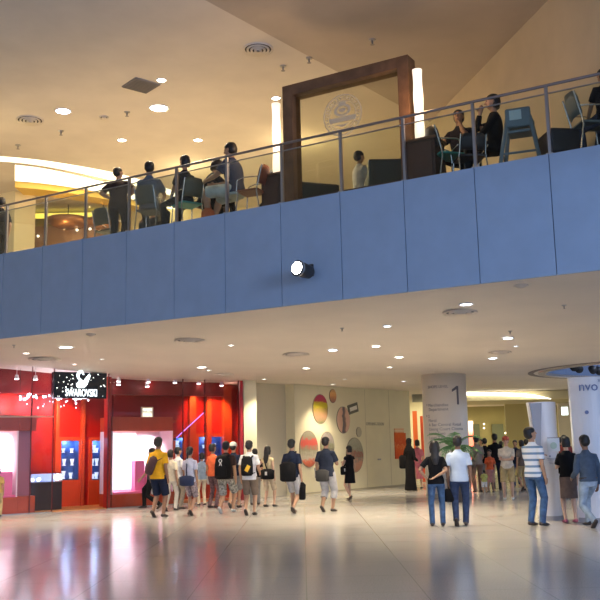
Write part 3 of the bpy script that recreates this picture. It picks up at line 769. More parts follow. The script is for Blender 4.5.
# numbered column
cb = on_z(444.5, 498, 0); CR = .63; c0 = V((cb.x + .23, cb.y + .63, 0))
bm = NB(); loft(bm, [c0, c0 + V((0, 0, 3.6))], [CR, CR], n=64); col = struct('column', bm, mat('column_white', (.80, .74, .66), .45), smooth=False)
for p in col.data.polygons: p.use_smooth = len(p.vertices) == 4
bm = NB(); loft(bm, [c0 + V((0, 0, .0)), c0 + V((0, 0, .10))], [CR + .012] * 2, n=64); struct('baseboard_column', bm, mat('col_base', (.35, .33, .30), .4))
M_ink = mat('ink_grey', (.16, .15, .17), .6); M_ink2 = mat('ink_pale', (.30, .28, .30), .6)
a_face = math.atan2(EYE.y - c0.y, EYE.x - c0.x)
def on_column(name, s, size, px, py, label=None, bold=0.0, R=CR, c=c0, m=M_ink):
    if s == '1':
        bm = NB(); prism(bm, [(.16, 0), (.225, 0), (.225, .52), (.17, .52), (.02, .42), (.02, .35), (.16, .43)], Matrix.Identity(4), .004)
        me = bpy.data.meshes.new('numeral'); bm.to_mesh(me); bm.free()
    else: me = text_mesh(s, size, .003, 'LEFT', bold)
    # starting angle from pixel offset
    d = ray(px, py); o = EYE - c; A_ = d.x ** 2 + d.y ** 2; B_ = 2 * (d.x * o.x + d.y * o.y); C2 = o.x ** 2 + o.y ** 2 - R * R
    k = (-B_ - math.sqrt(max(0, B_ * B_ - 4 * A_ * C2))) / (2 * A_); h = EYE + d * k
    a0 = math.atan2(h.y - c.y, h.x - c.x)
    for v in me.vertices:
        ang = a0 + v.co.x / R; rr_ = R + .004 + v.co.z
        v.co = V((c.x + rr_ * math.cos(ang), c.y + rr_ * math.sin(ang), h.z + v.co.y))
    me.materials.clear(); me.materials.append(m); me.name = name
    ob = bpy.data.objects.new(name, me); COL.objects.link(ob)
    if label: tag(ob, label, 'lettering')
    return ob
on_column('column_numeral', '1', .74, 451.8, 404.5, 'large dark number 1 on the white column', .002)
on_column('column_lettering', 'SHOPS LEVEL', .105, 428, 388.5, 'small grey heading high on the white column', m=M_ink2)
on_column('column_lettering', '^ Merchandise\n   Department', .12, 426.5, 407, 'upper two lines of small directory text on the white column', m=M_ink2)
on_column('column_lettering', '^ 2\n   Floral\n   A Bar Central Retail\n   Dining Court Cinema\n   Level Two\n   Level 2 Food Hall\n\n   3', .12, 426.5, 418, 'long block of small directory text on the white column above the palm', m=M_ink2)

# palm beside the column
pm = on_z(457, 502, 0); pr = thing('potted_palm', 'green potted palm standing in front of the numbered column behind the couple', 'plant', (pm.x, pm.y, 0)); pr.scale = (1.15, 1.15, 1.28)
bm = NB(); loft(bm, [(0, 0, 0), (0, 0, .05), (0, 0, .42), (0, 0, .45)], [.15, .17, .22, .23], n=20); obj('pot', bm, mat('pot_dark', (.08, .07, .07), .4), pr, True)
bm = NB(); loft(bm, [(0, 0, .40), (0, 0, .43)], [.2, .2], n=16); obj('soil', bm, mat('soil', (.06, .04, .03), .9), pr)
bm = NB(); rp = random.Random(5)
for k in range(5): a = k * 1.3; tube(bm, [(.03 * math.cos(a), .03 * math.sin(a), .42), (.05 * math.cos(a), .05 * math.sin(a), 1.1)], .014, 6)
obj('stem', bm, mat('stem_green', (.15, .22, .07), .6), pr)
for k in range(15):
    a = k * 2.4 + rp.uniform(-.2, .2); L = rp.uniform(.55, .8); up = rp.uniform(.35, .8); bm = NB()
    prev = V((0, 0, 1.05)); P_ = []
    for i in range(11):
        f = i / 10; P_.append(V((math.cos(a) * L * f * (.55 + .45 * f) * .75, math.sin(a) * L * f * (.55 + .45 * f) * .75, 1.0 + up * f * 1.05 - .55 * f * f * (1.25 - up * .6))))
    tube(bm, P_, .006, 5)
    for i in range(1, 11):
        d = (P_[i] - P_[i - 1]).normalized(); sd = d.cross(V((0, 0, 1))).normalized()
        for sg_ in (-1, 1):
            tip = P_[i] + d * .10 + sd * sg_ * .17 * math.sin(PI * min(1, .25 + i / 13)) - V((0, 0, .05)); w_ = d * .016
            up_ = V((0, 0, .004))
            vs_ = [bm.verts.new(q) for q in (P_[i] - w_ + up_, tip + up_, P_[i] + w_ + up_, P_[i] - w_ - up_, tip - up_, P_[i] + w_ - up_)]
            bm.faces.new(vs_[:3]); bm.faces.new((vs_[5], vs_[4], vs_[3])); bm.faces.new((vs_[0], vs_[3], vs_[4], vs_[1])); bm.faces.new((vs_[1], vs_[4], vs_[5], vs_[2])); bm.faces.new((vs_[2], vs_[5], vs_[3], vs_[0]))
    obj('frond', bm, mat('frond_green', (.16, .34, .12), .5, nscale=4, namt=.3), pr)

# ------------------------------------------------------------------ corridor behind: soffit with light cove, yellow panel, doors
bx = backbox('corridor_soffit', 462, 600, 391, 399.5, 35, mat('soffit_cream', (.66, .58, .34), .7), 4); bx['kind'] = 'structure'; bx.name = 'trim_8'
cv = NB(); n = 24; pts_ = []
for i in range(n + 1):
    px = 466 + (551 - 466) * i / n; py = 392.2 + .8 * (i / n) + 4.4 * (i / n) ** 4
    pts_.append(on_y(px, py + 1.6, 34.88))
loft(cv, pts_, [.055 * (1 if i < n - 4 else (n - i + .6) / 5) for i in range(n + 1)], (0, 0, 1), 8)
tag(obj('cove_light', cv, emis('cove_white', (1, .95, .82), 2.6)), 'long curved white strip light over the corridor', 'strip light')
o = backbox('wall_yellow', 507, 531, 398, 490, 41, mat('yellow_panel', (.70, .60, .26), .55)); o['kind'] = 'structure'
o = backbox('wall_cream_end', 560, 600, 398, 490, 41, mat('end_cream', (.85, .78, .62), .6)); o['kind'] = 'structure'
for k, (a, b, lab) in enumerate(((474.5, 481, 1), (493.5, 505, 2))):
    o = backbox('door', a, b, 424, 483, 49.8, mat('dark_door', (.14, .16, .10), .5), .08); o.name = 'door_%d' % (k + 1); o['kind'] = 'structure'
o = backbox('lit_poster', 467.5, 474.5, 421, 483, 49.9, picture('red_lit', [(0, (.9, .12, .08)), (.7, (.95, .2, .12)), (.85, (1, .6, .45)), (1, (1, .8, .6))], 3, .3, emit=1.2), .06); tag(o, 'glowing red and pink poster at the back of the corridor', 'poster')
# little screen between the kiosk panels
o = backbox('wall_screen', 562, 568, 407, 415, 33, emis('screen_pale', (.8, 1, .95), 1.4), .08); tag(o, 'small pale lit screen seen between the white panels', 'screen')
for px, py in ((484, 424), (484, 428), (505.5, 433)):
    h = on_y(px, py, 49.5)
    bm = NB(); bmesh.ops.create_icosphere(bm, subdivisions=1, radius=.05, matrix=Matrix.Translation(h)); tag(obj('wall_bulb', bm, emis('bulb_warm', (1, .85, .6), 3)), 'tiny warm bulb beside the dark corridor doors', 'light', 'bulbs beside the corridor doors')
for x, y, e in ((5, 46, 130), (8, 46, 130), (11, 46, 130), (14, 46, 130), (3, 36, 90), (6, 36, 90), (9, 36, 90), (12, 36, 90), (9, 30, 60)):
    lamp('AREA', 'corridor_lamp', (x, y, 3.3), e * E_CORR, (1, .86, .5), None, (x, y, 0), size=2.0)

# ------------------------------------------------------------------ white kiosk panels on the right
def curved_panel(name, label, base, rz, prof, thick=.10, arc=.35, n=14):
    """prof: list of (z, half width left, half width right); arc = depth of the bow"""
    r = thing(name, label, 'display panel', base, rz)
    bm = NB(); rows = []
    for z, l, rr_ in prof:
        f_ = []; b2 = []
        for k in range(n + 1):
            x = -l + (l + rr_) * k / n; q = (k / n - .5) * 2
            y = -arc * (1 - q * q)
            f_.append(bm.verts.new((x, y, z))); b2.append(bm.verts.new((x, y + thick, z)))
        rows.append((f_, b2))
    for (f1, b1), (f2, b2) in zip(rows, rows[1:]):
        for k in range(n):
            bm.faces.new((f1[k], f1[k + 1], f2[k + 1], f2[k])); bm.faces.new((b1[k + 1], b1[k], b2[k], b2[k + 1]))
        bm.faces.new((f1[0], f2[0], b2[0], b1[0])); bm.faces.new((f1[n], b1[n], b2[n], f2[n]))
    for f_, b2 in (rows[0], rows[-1]):
        for k in range(n): bm.faces.new((f_[k], b2[k], b2[k + 1], f_[k + 1]))
    o = obj('shell', bm, mat('kiosk_white', (.80, .81, .86), .35), r, False)
    return r, o
kb = on_z(549, 521, 0)
kA, shA = curved_panel('kiosk_panel', 'white curved kiosk panel behind the man in the striped shirt', (kb.x + .09, kb.y + .25, 0), 0, [(0, .20, .25), (.3, .20, .25), (1.3, .21, .25), (1.75, .25, .25), (2.24, .30, .25)], arc=.18)
def skirting(root, l, r_, arc, n=14):
    bm = NB(); q = []
    for z in (.0, .08):
        for yo in (-.012, .11): q.append([bm.verts.new((-l + (l + r_) * k / n, -arc * (1 - ((k / n - .5) * 2) ** 2) + yo, z)) for k in range(n + 1)])
    for a, b in ((q[0], q[2]), (q[2], q[3]), (q[3], q[1]), (q[1], q[0])):
        for k in range(n): bm.faces.new((a[k], a[k + 1], b[k + 1], b[k]))
    obj('base', bm, mat('kiosk_base', (.35, .35, .38), .5), root)
skirting(kA, .205, .255, .18)
# grey flared wing at its left
bm = NB()
for z0_, w0, z1_, w1 in ((1.15, .02, 2.08, .20),):
    M_ = Matrix.Translation((-.20, -.16, 0)) @ Matrix.Rotation(PI / 2, 4, 'X')
    prism(bm, [(.0, 1.15), (.04, 1.15), (.13, 2.22), (-.10, 2.22)], M_, .03)
obj('wing', bm, mat('wing_grey', (.36, .37, .42), .5), kA)
def flat_on(root, x, z, w, h, y, m, name='notice', th=.012):
    bm = NB(); add_box(bm, (x, y, z), (w, th, h), bevel=.002); return obj(name, bm, m, root)
flat_on(kA, .10, 1.42, .24, .26, -.205, mat('notice_pale', (.70, .76, .80), .5))
bm = NB(); M_ = Matrix.Translation((.10, -.212, 1.40)) @ Matrix.Rotation(PI / 2, 4, 'X')
prism(bm, [(.065 * math.cos(2 * PI * j / 24), .065 * math.sin(2 * PI * j / 24)) for j in range(24)], M_, .006); obj('notice_emblem', bm, mat('emblem_green', (.42, .58, .52), .5), kA)
flat_on(kA, .10, 1.548, .22, .012, -.212, M_ink, 'notice_heading')
for k, zz in enumerate((1.16, 1.13, 1.09, 1.06)): flat_on(kA, .06, zz, .20 - .03 * k, .009, -.203, mat('text_blue', (.30, .35, .48), .6), 'printed_line', .006)
flat_on(kA, .02, 1.20, .03, .03, -.203, mat('text_blue', (.30, .35, .48), .6), 'printed_mark')
kb2 = on_z(590, 524, 0)
kB, shB = curved_panel('kiosk_panel', 'taller white kiosk pylon with blue logo letters at the right edge', (kb2.x + .30, kb2.y + .45, 0), 0, [(0, .36, .40), (1.0, .36, .40), (2.0, .36, .40), (2.66, .37, .42)], arc=.22)
skirting(kB, .365, .405, .22)
M_logo = mat('logo_blue', (.14, .18, .36), .5)
M_ = Matrix(((1, 0, 0, -.27), (0, 0, -1, -.232), (0, 1, 0, 2.40), (0, 0, 0, 1)))
text_on('logo_lettering', 'nvo', .25, M_ @ Matrix.Diagonal((1, 1, 1, 1)), M_logo, kB)
M2 = Matrix(((1, 0, 0, .10), (0, 0, -1, -.232), (0, 1, 0, 2.56), (0, 0, 0, 1))); text_on('trademark', 'TM', .06, M2, M_logo, kB)
bm = NB(); prism(bm, [(.035 * math.cos(2 * PI * j / 20), .035 * math.sin(2 * PI * j / 20)) for j in range(20)], Matrix.Translation((-.14, -.21, 2.0)) @ Matrix.Rotation(PI / 2, 4, 'X'), .02); obj('round_mark', bm, M_logo, kB)
# black spots hanging in the oval well
for px, py, lab in ((573, 366, 'left black spotlight hanging in the blue ceiling well'), (578, 368, 'black spotlight next to the left one in the blue well'), (592, 369, 'middle black spotlight in the blue ceiling well'), (598, 370, 'rightmost black spotlight in the blue ceiling well')):
    h = on_z(px, py, 3.55); t = thing('stage_spotlight', lab, 'spotlight', h)
    bm = NB(); loft(bm, [(0, .14, .03), (0, .05, .02), (0, -.12, -.05)], [.06, .10, .12], n=12); obj('housing', bm, M_black, t, True)
    bm = NB(); tube(bm, [(0, .05, .05), (0, .05, 1.1)], .012, 6); obj('rod', bm, M_black, t)
# ------------------------------------------------------------------ upper level: coves, store behind, pillar
def cove(name, up, lo, m, label):
    bm = NB(); a = [on_z(px, py, ZU - .004) for px, py in up]; b = [on_z(px, py, ZU - .004) for px, py in lo]
    def dens(P_):
        out = []
        for i in range(len(P_) - 1):
            for k in range(6):
                t = k / 6; p0 = P_[max(i - 1, 0)]; p1 = P_[i]; p2 = P_[i + 1]; p3 = P_[min(i + 2, len(P_) - 1)]
                out.append(.5 * ((2 * p1) + (p2 - p0) * t + (2 * p0 - 5 * p1 + 4 * p2 - p3) * t * t + (3 * p1 - p0 - 3 * p2 + p3) * t ** 3))
        return out + [P_[-1]]
    a = dens(a); b = dens(b)
    va = [bm.verts.new(p) for p in a]; vb = [bm.verts.new(p) for p in b]; ua = [bm.verts.new(p + V((0, 0, .03))) for p in a]; ub = [bm.verts.new(p + V((0, 0, .03))) for p in b]
    for i in range(len(va) - 1):
        bm.faces.new((va[i], va[i + 1], vb[i + 1], vb[i])); bm.faces.new((ua[i], ub[i], ub[i + 1], ua[i + 1]))
        bm.faces.new((va[i], ua[i], ua[i + 1], va[i + 1])); bm.faces.new((vb[i], vb[i + 1], ub[i + 1], ub[i]))
    bm.faces.new((va[0], vb[0], ub[0], ua[0])); bm.faces.new((va[-1], ua[-1], ub[-1], vb[-1]))
    return tag(obj(name, bm, m), label, 'cove light')
cove('cove_light', [(-25, 155), (20, 158), (60, 163), (115, 173), (150, 183), (180, 193)], [(-25, 160), (20, 163), (60, 169), (115, 181), (150, 190), (180, 198)], emis('cove_up_a', (1, .90, .62), 1.1), 'upper thin band of the curved cream light cove at the left')
cove('cove_light', [(15, 165), (40, 168), (70, 174), (110, 184), (150, 196), (185, 206)], [(15, 181), (40, 183), (70, 187), (110, 194), (150, 204), (185, 213)], emis('cove_up_b', (1, .90, .58), 1.25), 'broad lower band of the curved cream light cove at the left')
# gold bulkhead curving under the cove
bm = NB(); P_ = [on_z(px, py, ZU) for px, py in ((15, 181.5), (40, 183.5), (70, 187.5), (110, 194.5), (150, 204.5), (185, 213.5))]
for zt, zb in ((ZU, ZU - .17),):
    v0 = [bm.verts.new(V((p.x, p.y, zt))) for p in P_]; v1 = [bm.verts.new(V((p.x, p.y, zb))) for p in P_]
    w0 = [bm.verts.new(V((p.x, p.y + .8, zt))) for p in P_]; w1 = [bm.verts.new(V((p.x, p.y + .8, zb))) for p in P_]
    for i in range(len(P_) - 1):
        bm.faces.new((v0[i], v0[i + 1], v1[i + 1], v1[i])); bm.faces.new((v1[i], v1[i + 1], w1[i + 1], w1[i])); bm.faces.new((w0[i], w0[i + 1], w1[i + 1], w1[i]))
struct('trim_9', bm, mat('gold_paint', (.75, .50, .10), .5))
bm = NB(); a = on_y(-40, 200, 29); b = on_y(330, 200, 29)
add_box(bm, ((a.x + b.x) / 2, 29.1, (ZF + ZU) / 2), (b.x - a.x, .2, ZU - ZF)); struct('wall_upper_back', bm, mat('store_olive', (.42, .32, .12), .6, nscale=1.5, namt=.2))
bm = NB(); a = on_y(120, 200, 28.4); b = on_y(330, 200, 28.4); add_box(bm, ((a.x + b.x) / 2, 28.5, (ZF + ZU) / 2), (b.x - a.x, .2, ZU - ZF)); struct('wall_upper_cream', bm, mat('upper_yellow', (.80, .68, .36), .7))
# cream pillar
a, b = FA.tz(-30, 200, 5.5)[0], FA.tz(15, 200, 5.5)[0]
bm = NB(); FA.box(bm, a, b, 5.5, 6.3, ZF, ZU); struct('pillar', bm, mat('pillar_cream', (.86, .76, .50), .6)).name = 'wall_pillar'
# store light strip and hoods
o = backbox('strip_light', 17, 52, 213.5, 218, 28.2, emis('store_strip', (1, .72, .06), .9)); tag(o, 'yellow strip light of the upper store, left section', 'strip light')
o = backbox('strip_light', 52, 114, 212.5, 216.5, 28.2, emis('store_strip', (1, .72, .06), .9)); tag(o, 'yellow strip light of the upper store, right section', 'strip light')
o = backbox('wall_store_glass', 16, 29, 186, 246, 27.4, mat('green_glass', (.28, .34, .14), .2)); o['kind'] = 'structure'
for px, py, r, lab in ((68, 222, .62, 'copper hood hanging in the upper store, left one'), (103, 223, .50, 'copper hood hanging in the upper store, right one')):
    h = on_y(px, py, 27.6); t = thing('copper_hood', lab, 'hood', h)
    bm = NB(); loft(bm, [(0, 0, -.16), (0, 0, -.05), (0, 0, .10)], [r * .62, r, r * 1.02], n=28); obj('shade', bm, mat('copper', (.42, .20, .09), .35, .5), t, True)
    bm = NB(); tube(bm, [(0, 0, .1), (0, 0, ZU - h.z)], .015, 6); obj('rod', bm, M_black, t)
    lamp('POINT', 'hood_lamp', (0, -.5, -.35), 5, (1, .6, .25), t, shadow_soft_size=.03)
o = backbox('store_counter', 22, 112, 226, 323, 27.9, mat('store_brown', (.30, .16, .08), .4), .5); tag(o, 'brown counter wall of the upper store behind the railing', 'counter')
for px, py in ((38, 236), (77, 214 + 16), (90, 229), (33, 248), (100, 240)):
    h = on_y(px, py, 27.75); bm = NB(); bmesh.ops.create_icosphere(bm, subdivisions=2, radius=.04, matrix=Matrix.Translation(h)); tag(obj('small_lamp', bm, emis('store_bulb', (1, .9, .7), 2.5)), 'tiny bright lamp in the brown upper store', 'light', 'tiny lamps in the upper store')
for x, y in ((-10, 24), (-6, 25), (-3, 24), (0, 22), (-8, 20)):
    lamp('POINT', 'store_fill', (x, y, 8.4), E_STORE, (1, .74, .36), None, shadow_soft_size=.04)  # fill points added below the upper ceiling, without fittings

# ------------------------------------------------------------------ furniture of the upper cafe
M_wal = mat('walnut_frame', (.17, .085, .042), .45, nscale=5, namt=.25)
M_dw = mat('dark_walnut', (.07, .035, .025), .5, nscale=4, namt=.2)
M_leath = mat('dark_leather', (.035, .03, .035), .45)
M_chrome = mat('chrome_tube', (.65, .67, .68), .25, .9)
def fpos(px, s, z=ZF):
    t, _ = FA.tz(px, 200 - (px - 300) * .16, s); p = FA.pt(t, s, z); return p
# framed glass screen
s0 = .55
fl, zt1 = FA.tz(282, 86, s0); frr, zt2 = FA.tz(407.5, 55, s0); zt = (zt1 + zt2) / 2
fr = thing('glass_screen', 'tall wooden framed glass screen with an etched round emblem behind the railing', 'screen', FA.pt((fl + frr) / 2, s0, ZF))
def fchild(n_, bm, m, root=fr, sm=False): return world_child(obj(n_, bm, m, smooth=sm), root)
for a, b in ((fl, fl + .20), (frr - .20, frr)):
    bm = NB(); FA.box(bm, a, b, s0, s0 + .30, ZF, zt, .008); fchild('post', bm, M_wal)
bm = NB(); FA.box(bm, fl + .2, frr - .2, s0, s0 + .30, zt - .20, zt, .008); fchild('top_rail', bm, M_wal)
bm = NB(); FA.box(bm, fl + .2, frr - .2, s0, s0 + .30, ZF, ZF + .20, .008); fchild('bottom_rail', bm, M_dw)
bm = NB(); FA.box(bm, fl + .2, frr - .2, s0 + .13, s0 + .145, ZF + .2, zt - .2); fchild('glass_pane', bm, glass('screen_glass', (.90, .90, .84), .8))
et, ez = FA.tz(342.5, 115, s0 + .12)
def etched():
    m = bpy.data.materials.new('etched'); m.use_nodes = True; nt = m.node_tree; nt.nodes.clear()
    o = nt.nodes.new('ShaderNodeOutputMaterial'); mx = nt.nodes.new('ShaderNodeMixShader'); a = nt.nodes.new('ShaderNodeBsdfTransparent'); b = nt.nodes.new('ShaderNodeBsdfTranslucent'); d = nt.nodes.new('ShaderNodeBsdfDiffuse'); ad = nt.nodes.new('ShaderNodeMixShader')
    b.inputs[0].default_value = (1, .95, .85, 1); d.inputs[0].default_value = (.9, .9, .85, 1); ad.inputs[0].default_value = .3; mx.inputs[0].default_value = .75
    nt.links.new(b.outputs[0], ad.inputs[1]); nt.links.new(d.outputs[0], ad.inputs[2]); nt.links.new(a.outputs[0], mx.inputs[1]); nt.links.new(ad.outputs[0], mx.inputs[2]); nt.links.new(mx.outputs[0], o.inputs[0])
    return m
ME = plane_M(FA, et, s0 + .12, ez); M_etch = etched()
def annulus(bm, r0, r1, M, th=.004, n=40, a0=0, a1=2 * PI):
    full = abs(a1 - a0 - 2 * PI) < 1e-6; k_ = n if full else n + 1
    rows = [[bm.verts.new(M @ V((r * math.cos(a0 + (a1 - a0) * k / n), r * math.sin(a0 + (a1 - a0) * k / n), z))) for k in range(k_)] for r, z in ((r0, 0), (r1, 0), (r1, th), (r0, th))]
    for i in range(4):
        for k in range(n): bm.faces.new((rows[i][k], rows[i][(k + 1) % k_], rows[(i + 1) % 4][(k + 1) % k_], rows[(i + 1) % 4][k]))
em = thing('etched', None, None); bpy.data.objects.remove(em)
bm = NB(); annulus(bm, .355, .375, ME); fchild('emblem_ring', bm, M_etch)
bm = NB(); annulus(bm, .255, .268, ME); fchild('emblem_ring', bm, M_etch)
bm = NB(); annulus(bm, .085, .13, ME @ Matrix.Translation((0, .09, 0)) @ Matrix.Diagonal((1.25, .85, 1, 1))); annulus(bm, .0, .05, ME @ Matrix.Translation((0, .09, 0)) @ Matrix.Diagonal((1.3, .8, 1, 1))); fchild('emblem_bean', bm, M_etch)
bm = NB(); prism(bm, [(-.27, -.03), (.27, -.03), (.25, -.12), (-.25, -.12)], ME, .004); fchild('emblem_band', bm, M_etch)
bm = NB(); prism(bm, [(-.16, -.15), (0, -.22), (.16, -.15), (0, -.18)], ME, .004); prism(bm, [(-.10, .22), (0, .17), (.10, .22), (0, .25)], ME, .004); fchild('emblem_leaf', bm, M_etch)
for k in range(26):
    bm = NB()
    a = PI * .5 + (k - 12.5) * .2
    Mk = ME @ Matrix.Translation((.31 * math.cos(a), .31 * math.sin(a), 0)) @ Matrix.Rotation(a - PI / 2, 4, 'Z')
    prism(bm, [(-.012, -.02), (.012, -.02), (.012 if k % 3 else .004, .02), (-.012, .02)], Mk, .004)
    fchild('emblem_lettering', bm, M_etch)

# cabinets and glowing lamps
def cabinet(px, w, h, s, label, d=.42):
    p = fpos(px, s); r = thing('side_cabinet', label, 'cabinet', p, FA.rz)
    bm = NB(); add_box(bm, (0, d / 2, h / 2), (w, d, h - .04), bevel=.006); obj('body', bm, M_dw, r)
    bm = NB(); add_box(bm, (0, d / 2, h - .02), (w + .05, d + .05, .04), bevel=.006); obj('top', bm, M_wal, r)
    bm = NB(); add_box(bm, (0, -.008, h * .5), (w - .1, .014, h - .16), bevel=.004); obj('door', bm, mat('cab_door', (.10, .05, .035), .5), r)
    return r, h
def lamp_column(px, ytop, ybot, s, label, r_=.078):
    t, z1 = FA.tz(px, ytop, s); z0 = FA.tz(px, ybot, s)[1]; p = FA.pt(t, s, z0)
    L = thing('column_lamp', label, 'lamp', p); H = z1 - z0; bm = NB(); n = 12
    loft(bm, [(0, 0, .03 + (H - .03) * k / n) for k in range(n + 1)], [r_ * (1 + .07 * math.sin(k * 1.1)) for k in range(n + 1)], n=24)
    obj('shade', bm, emis('lamp_shade_glow', (1, .80, .62), .62), L, True)
    bm = NB(); loft(bm, [(0, 0, 0), (0, 0, .03)], [r_ * 1.1] * 2, n=20); obj('base', bm, M_wal, L)
    lamp('POINT', 'bulb', (0, -.22, H * .55), 14, (1, .62, .32), L, shadow_soft_size=.12)
    return z0
z0 = lamp_column(417, 70, 143, .50, 'tall glowing cylinder lamp right of the wooden frame'); cabinet(421.5, .50, z0 - ZF, .40 - .1, 'dark wood cabinet under the right glowing lamp')
z0 = lamp_column(276, 104, 177, .55 + .30, 'tall glowing cylinder lamp left of the wooden frame'); cabinet(271, .40, z0 - ZF, .62, 'dark wood cabinet under the left glowing lamp')

def chair_metal(px, s, rz, label, backm, seatm=None, sc=1.0, name='cafe_chair'):
    r = thing(name, label, 'chair', fpos(px, s), rz); seatm = seatm or backm
    bm = NB(); add_box(bm, (0, 0, .45 * sc), (.42, .42, .035), bevel=.012); obj('seat', bm, seatm, r)
    bm = NB(); n = 8; rows = []
    for z, y, w in ((.56, -.20, .19), (.66, -.23, .21), (.80, -.265, .21), (.90, -.29, .16)):
        rows.append([[bm.verts.new((w * (2 * k / n - 1), y - .04 * (1 - (2 * k / n - 1) ** 2) + dy, z * sc)) for k in range(n + 1)] for dy in (0, .018)])
    for a, b in zip(rows, rows[1:]):
        for k in range(n):
            bm.faces.new((a[0][k], a[0][k + 1], b[0][k + 1], b[0][k])); bm.faces.new((a[1][k + 1], a[1][k], b[1][k], b[1][k + 1]))
        bm.faces.new((a[0][0], b[0][0], b[1][0], a[1][0])); bm.faces.new((a[0][n], a[1][n], b[1][n], b[0][n]))
    for q in (rows[0], rows[-1]):
        for k in range(n): bm.faces.new((q[0][k], q[1][k], q[1][k + 1], q[0][k + 1]))
    obj('backrest', bm, backm, r, True)
    for sx in (-1, 1):
        bm = NB(); tube(bm, [(sx * .20, .18, .44 * sc), (sx * .22, .22, 0)], .012); obj('leg', bm, M_chrome, r)
        bm = NB(); tube(bm, [(sx * .20, -.30, .88 * sc), (sx * .205, -.20, .50 * sc), (sx * .215, -.19, .40 * sc), (sx * .22, -.26, 0)], .012); obj('leg', bm, M_chrome, r)
        bm = NB(); tube(bm, [(sx * .235, -.24, .66 * sc), (sx * .25, .05, .67 * sc), (sx * .24, .17, .63 * sc), (sx * .22, .20, .44 * sc)], .011); obj('armrest', bm, M_chrome, r)
    return r
def armchair(px, s, rz, label, m=None, w=.62, back=.82):
    m = m or M_leath; r = thing('armchair', label, 'armchair', fpos(px, s), rz)
    bm = NB(); add_box(bm, (0, .03, .33), (w - .16, .56, .20), bevel=.04); obj('seat_cushion', bm, m, r)
    bm = NB(); add_box(bm, (0, -.27, back / 2 + .08), (w - .02, .14, back - .14), rot=Matrix.Rotation(.12, 3, 'X'), bevel=.05); obj('backrest', bm, m, r)
    for sx in (-1, 1):
        bm = NB(); add_box(bm, (sx * (w / 2 - .05), 0, .36), (.10, .60, .44), bevel=.035); obj('armrest', bm, m, r)
        for sy in (-.24, .24):
            bm = NB(); loft(bm, [(sx * (w / 2 - .06), sy, 0), (sx * (w / 2 - .06), sy, .16)], [.016, .024], n=8); obj('leg', bm, M_dw, r)
    return r
def table(px, s, label, h=.74, r_=.36, m=None):
    r = thing('cafe_table', label, 'table', fpos(px, s))
    bm = NB(); loft(bm, [(0, 0, h - .03), (0, 0, h)], [r_, r_], n=28); obj('tabletop', bm, m or M_dw, r)
    bm = NB(); tube(bm, [(0, 0, .03), (0, 0, h - .03)], .03, 10); obj('pedestal', bm, M_chrome, r)
    bm = NB(); loft(bm, [(0, 0, 0), (0, 0, .02), (0, 0, .04)], [.22, .21, .04], n=20); obj('foot', bm, M_chrome, r)
    return r
D = math.radians
M_mesh = mat('grey_green_back', (.07, .08, .06), .6); M_brownback = mat('brown_back', (.22, .07, .04), .5); M_teal = mat('teal_seat', (.03, .28, .26), .6); M_blueback = mat('slate_back', (.14, .18, .20), .5)
chair_metal(151, .50, D(-18), 'metal cafe chair with grey back under the person in the pale blue top', M_mesh)
chair_metal(187, .50, D(35), 'metal cafe chair with teal seat left of the white table edge', M_mesh, M_teal)
chair_metal(252, .50, D(68), 'metal cafe chair with brown back behind the big seated man', M_brownback)
chair_metal(109, 1.25, D(-30), 'metal chair partly hidden by the standing person at the left', M_mesh)
chair_metal(448, .58, D(-72), 'metal cafe chair with dark tall back right of the glowing lamp', M_leath, M_teal)
chair_metal(470, .50, D(5), 'low metal cafe chair with rounded frame in front of the person leaning on a hand', M_leath, sc=.70)
chair_metal(592, .50, D(-84), 'metal cafe chair with slatted slate back at the right edge', M_blueback, sc=1.05)
armchair(559, .62, D(8), 'round backed dark armchair between the high chair and the right edge', w=.60, back=.60).scale = (.80, .80, .80)
armchair(312, 1.5, D(20), 'dark low armchair seen through the glass screen at its left', w=.85, back=.66)
armchair(388, 1.45, D(2), 'dark wide armchair seen through the glass screen at its right', w=.78, back=.80)
table(211, 1.55, 'round cafe table before the person leaning forward')
table(481, 1.35, 'dark cafe table between the two seated people at the right')
# high chair
r = thing('high_chair', 'slate blue high chair with splayed legs beside the woman in black', 'high chair', fpos(522, .60), D(-20)); r.scale = (1.12, 1.12, 1.14); mh = mat('slate_plastic', (.17, .23, .28), .5)
for sx in (-1, 1):
    for sy in (-1, 1):
        bm = NB(); loft(bm, [(sx * .27, sy * .25, 0), (sx * .15, sy * .11, .72)], [(.028, .022)] * 2, n=10); obj('leg', bm, mh, r)
    bm = NB(); tube(bm, [(sx * .15, -.16, .70), (sx * .17, .12, .70), (sx * .15, .2, .62)], .024); obj('armrest', bm, mh, r)
bm = NB(); add_box(bm, (0, 0, .52), (.30, .28, .04), bevel=.015); obj('seat', bm, mh, r)
bm = NB(); add_box(bm, (0, -.15, .70), (.34, .05, .26), rot=Matrix.Rotation(.1, 3, 'X'), bevel=.03); obj('backrest', bm, mh, r)
bm = NB(); add_box(bm, (-.03, -.182, .73), (.16, .01, .13), rot=Matrix.Rotation(.1, 3, 'X')); obj('white_tag', bm, mat('tag_pale', (.55, .68, .72), .5), r)
for sy in (-1, 1):
    bm = NB(); tube(bm, [(-.235, sy * .21, .2), (.235, sy * .21, .2)], .016); obj('stretcher', bm, mh, r)
bm = NB(); tube(bm, [(-.235, -.2, .2), (-.235, .2, .2)], .016); tube(bm, [(.235, -.2, .2), (.235, .2, .2)], .016); obj('stretcher', bm, mh, r)
bm = NB(); add_box(bm, (0, .22, .66), (.36, .22, .03), bevel=.012); obj('tray', bm, mh, r)

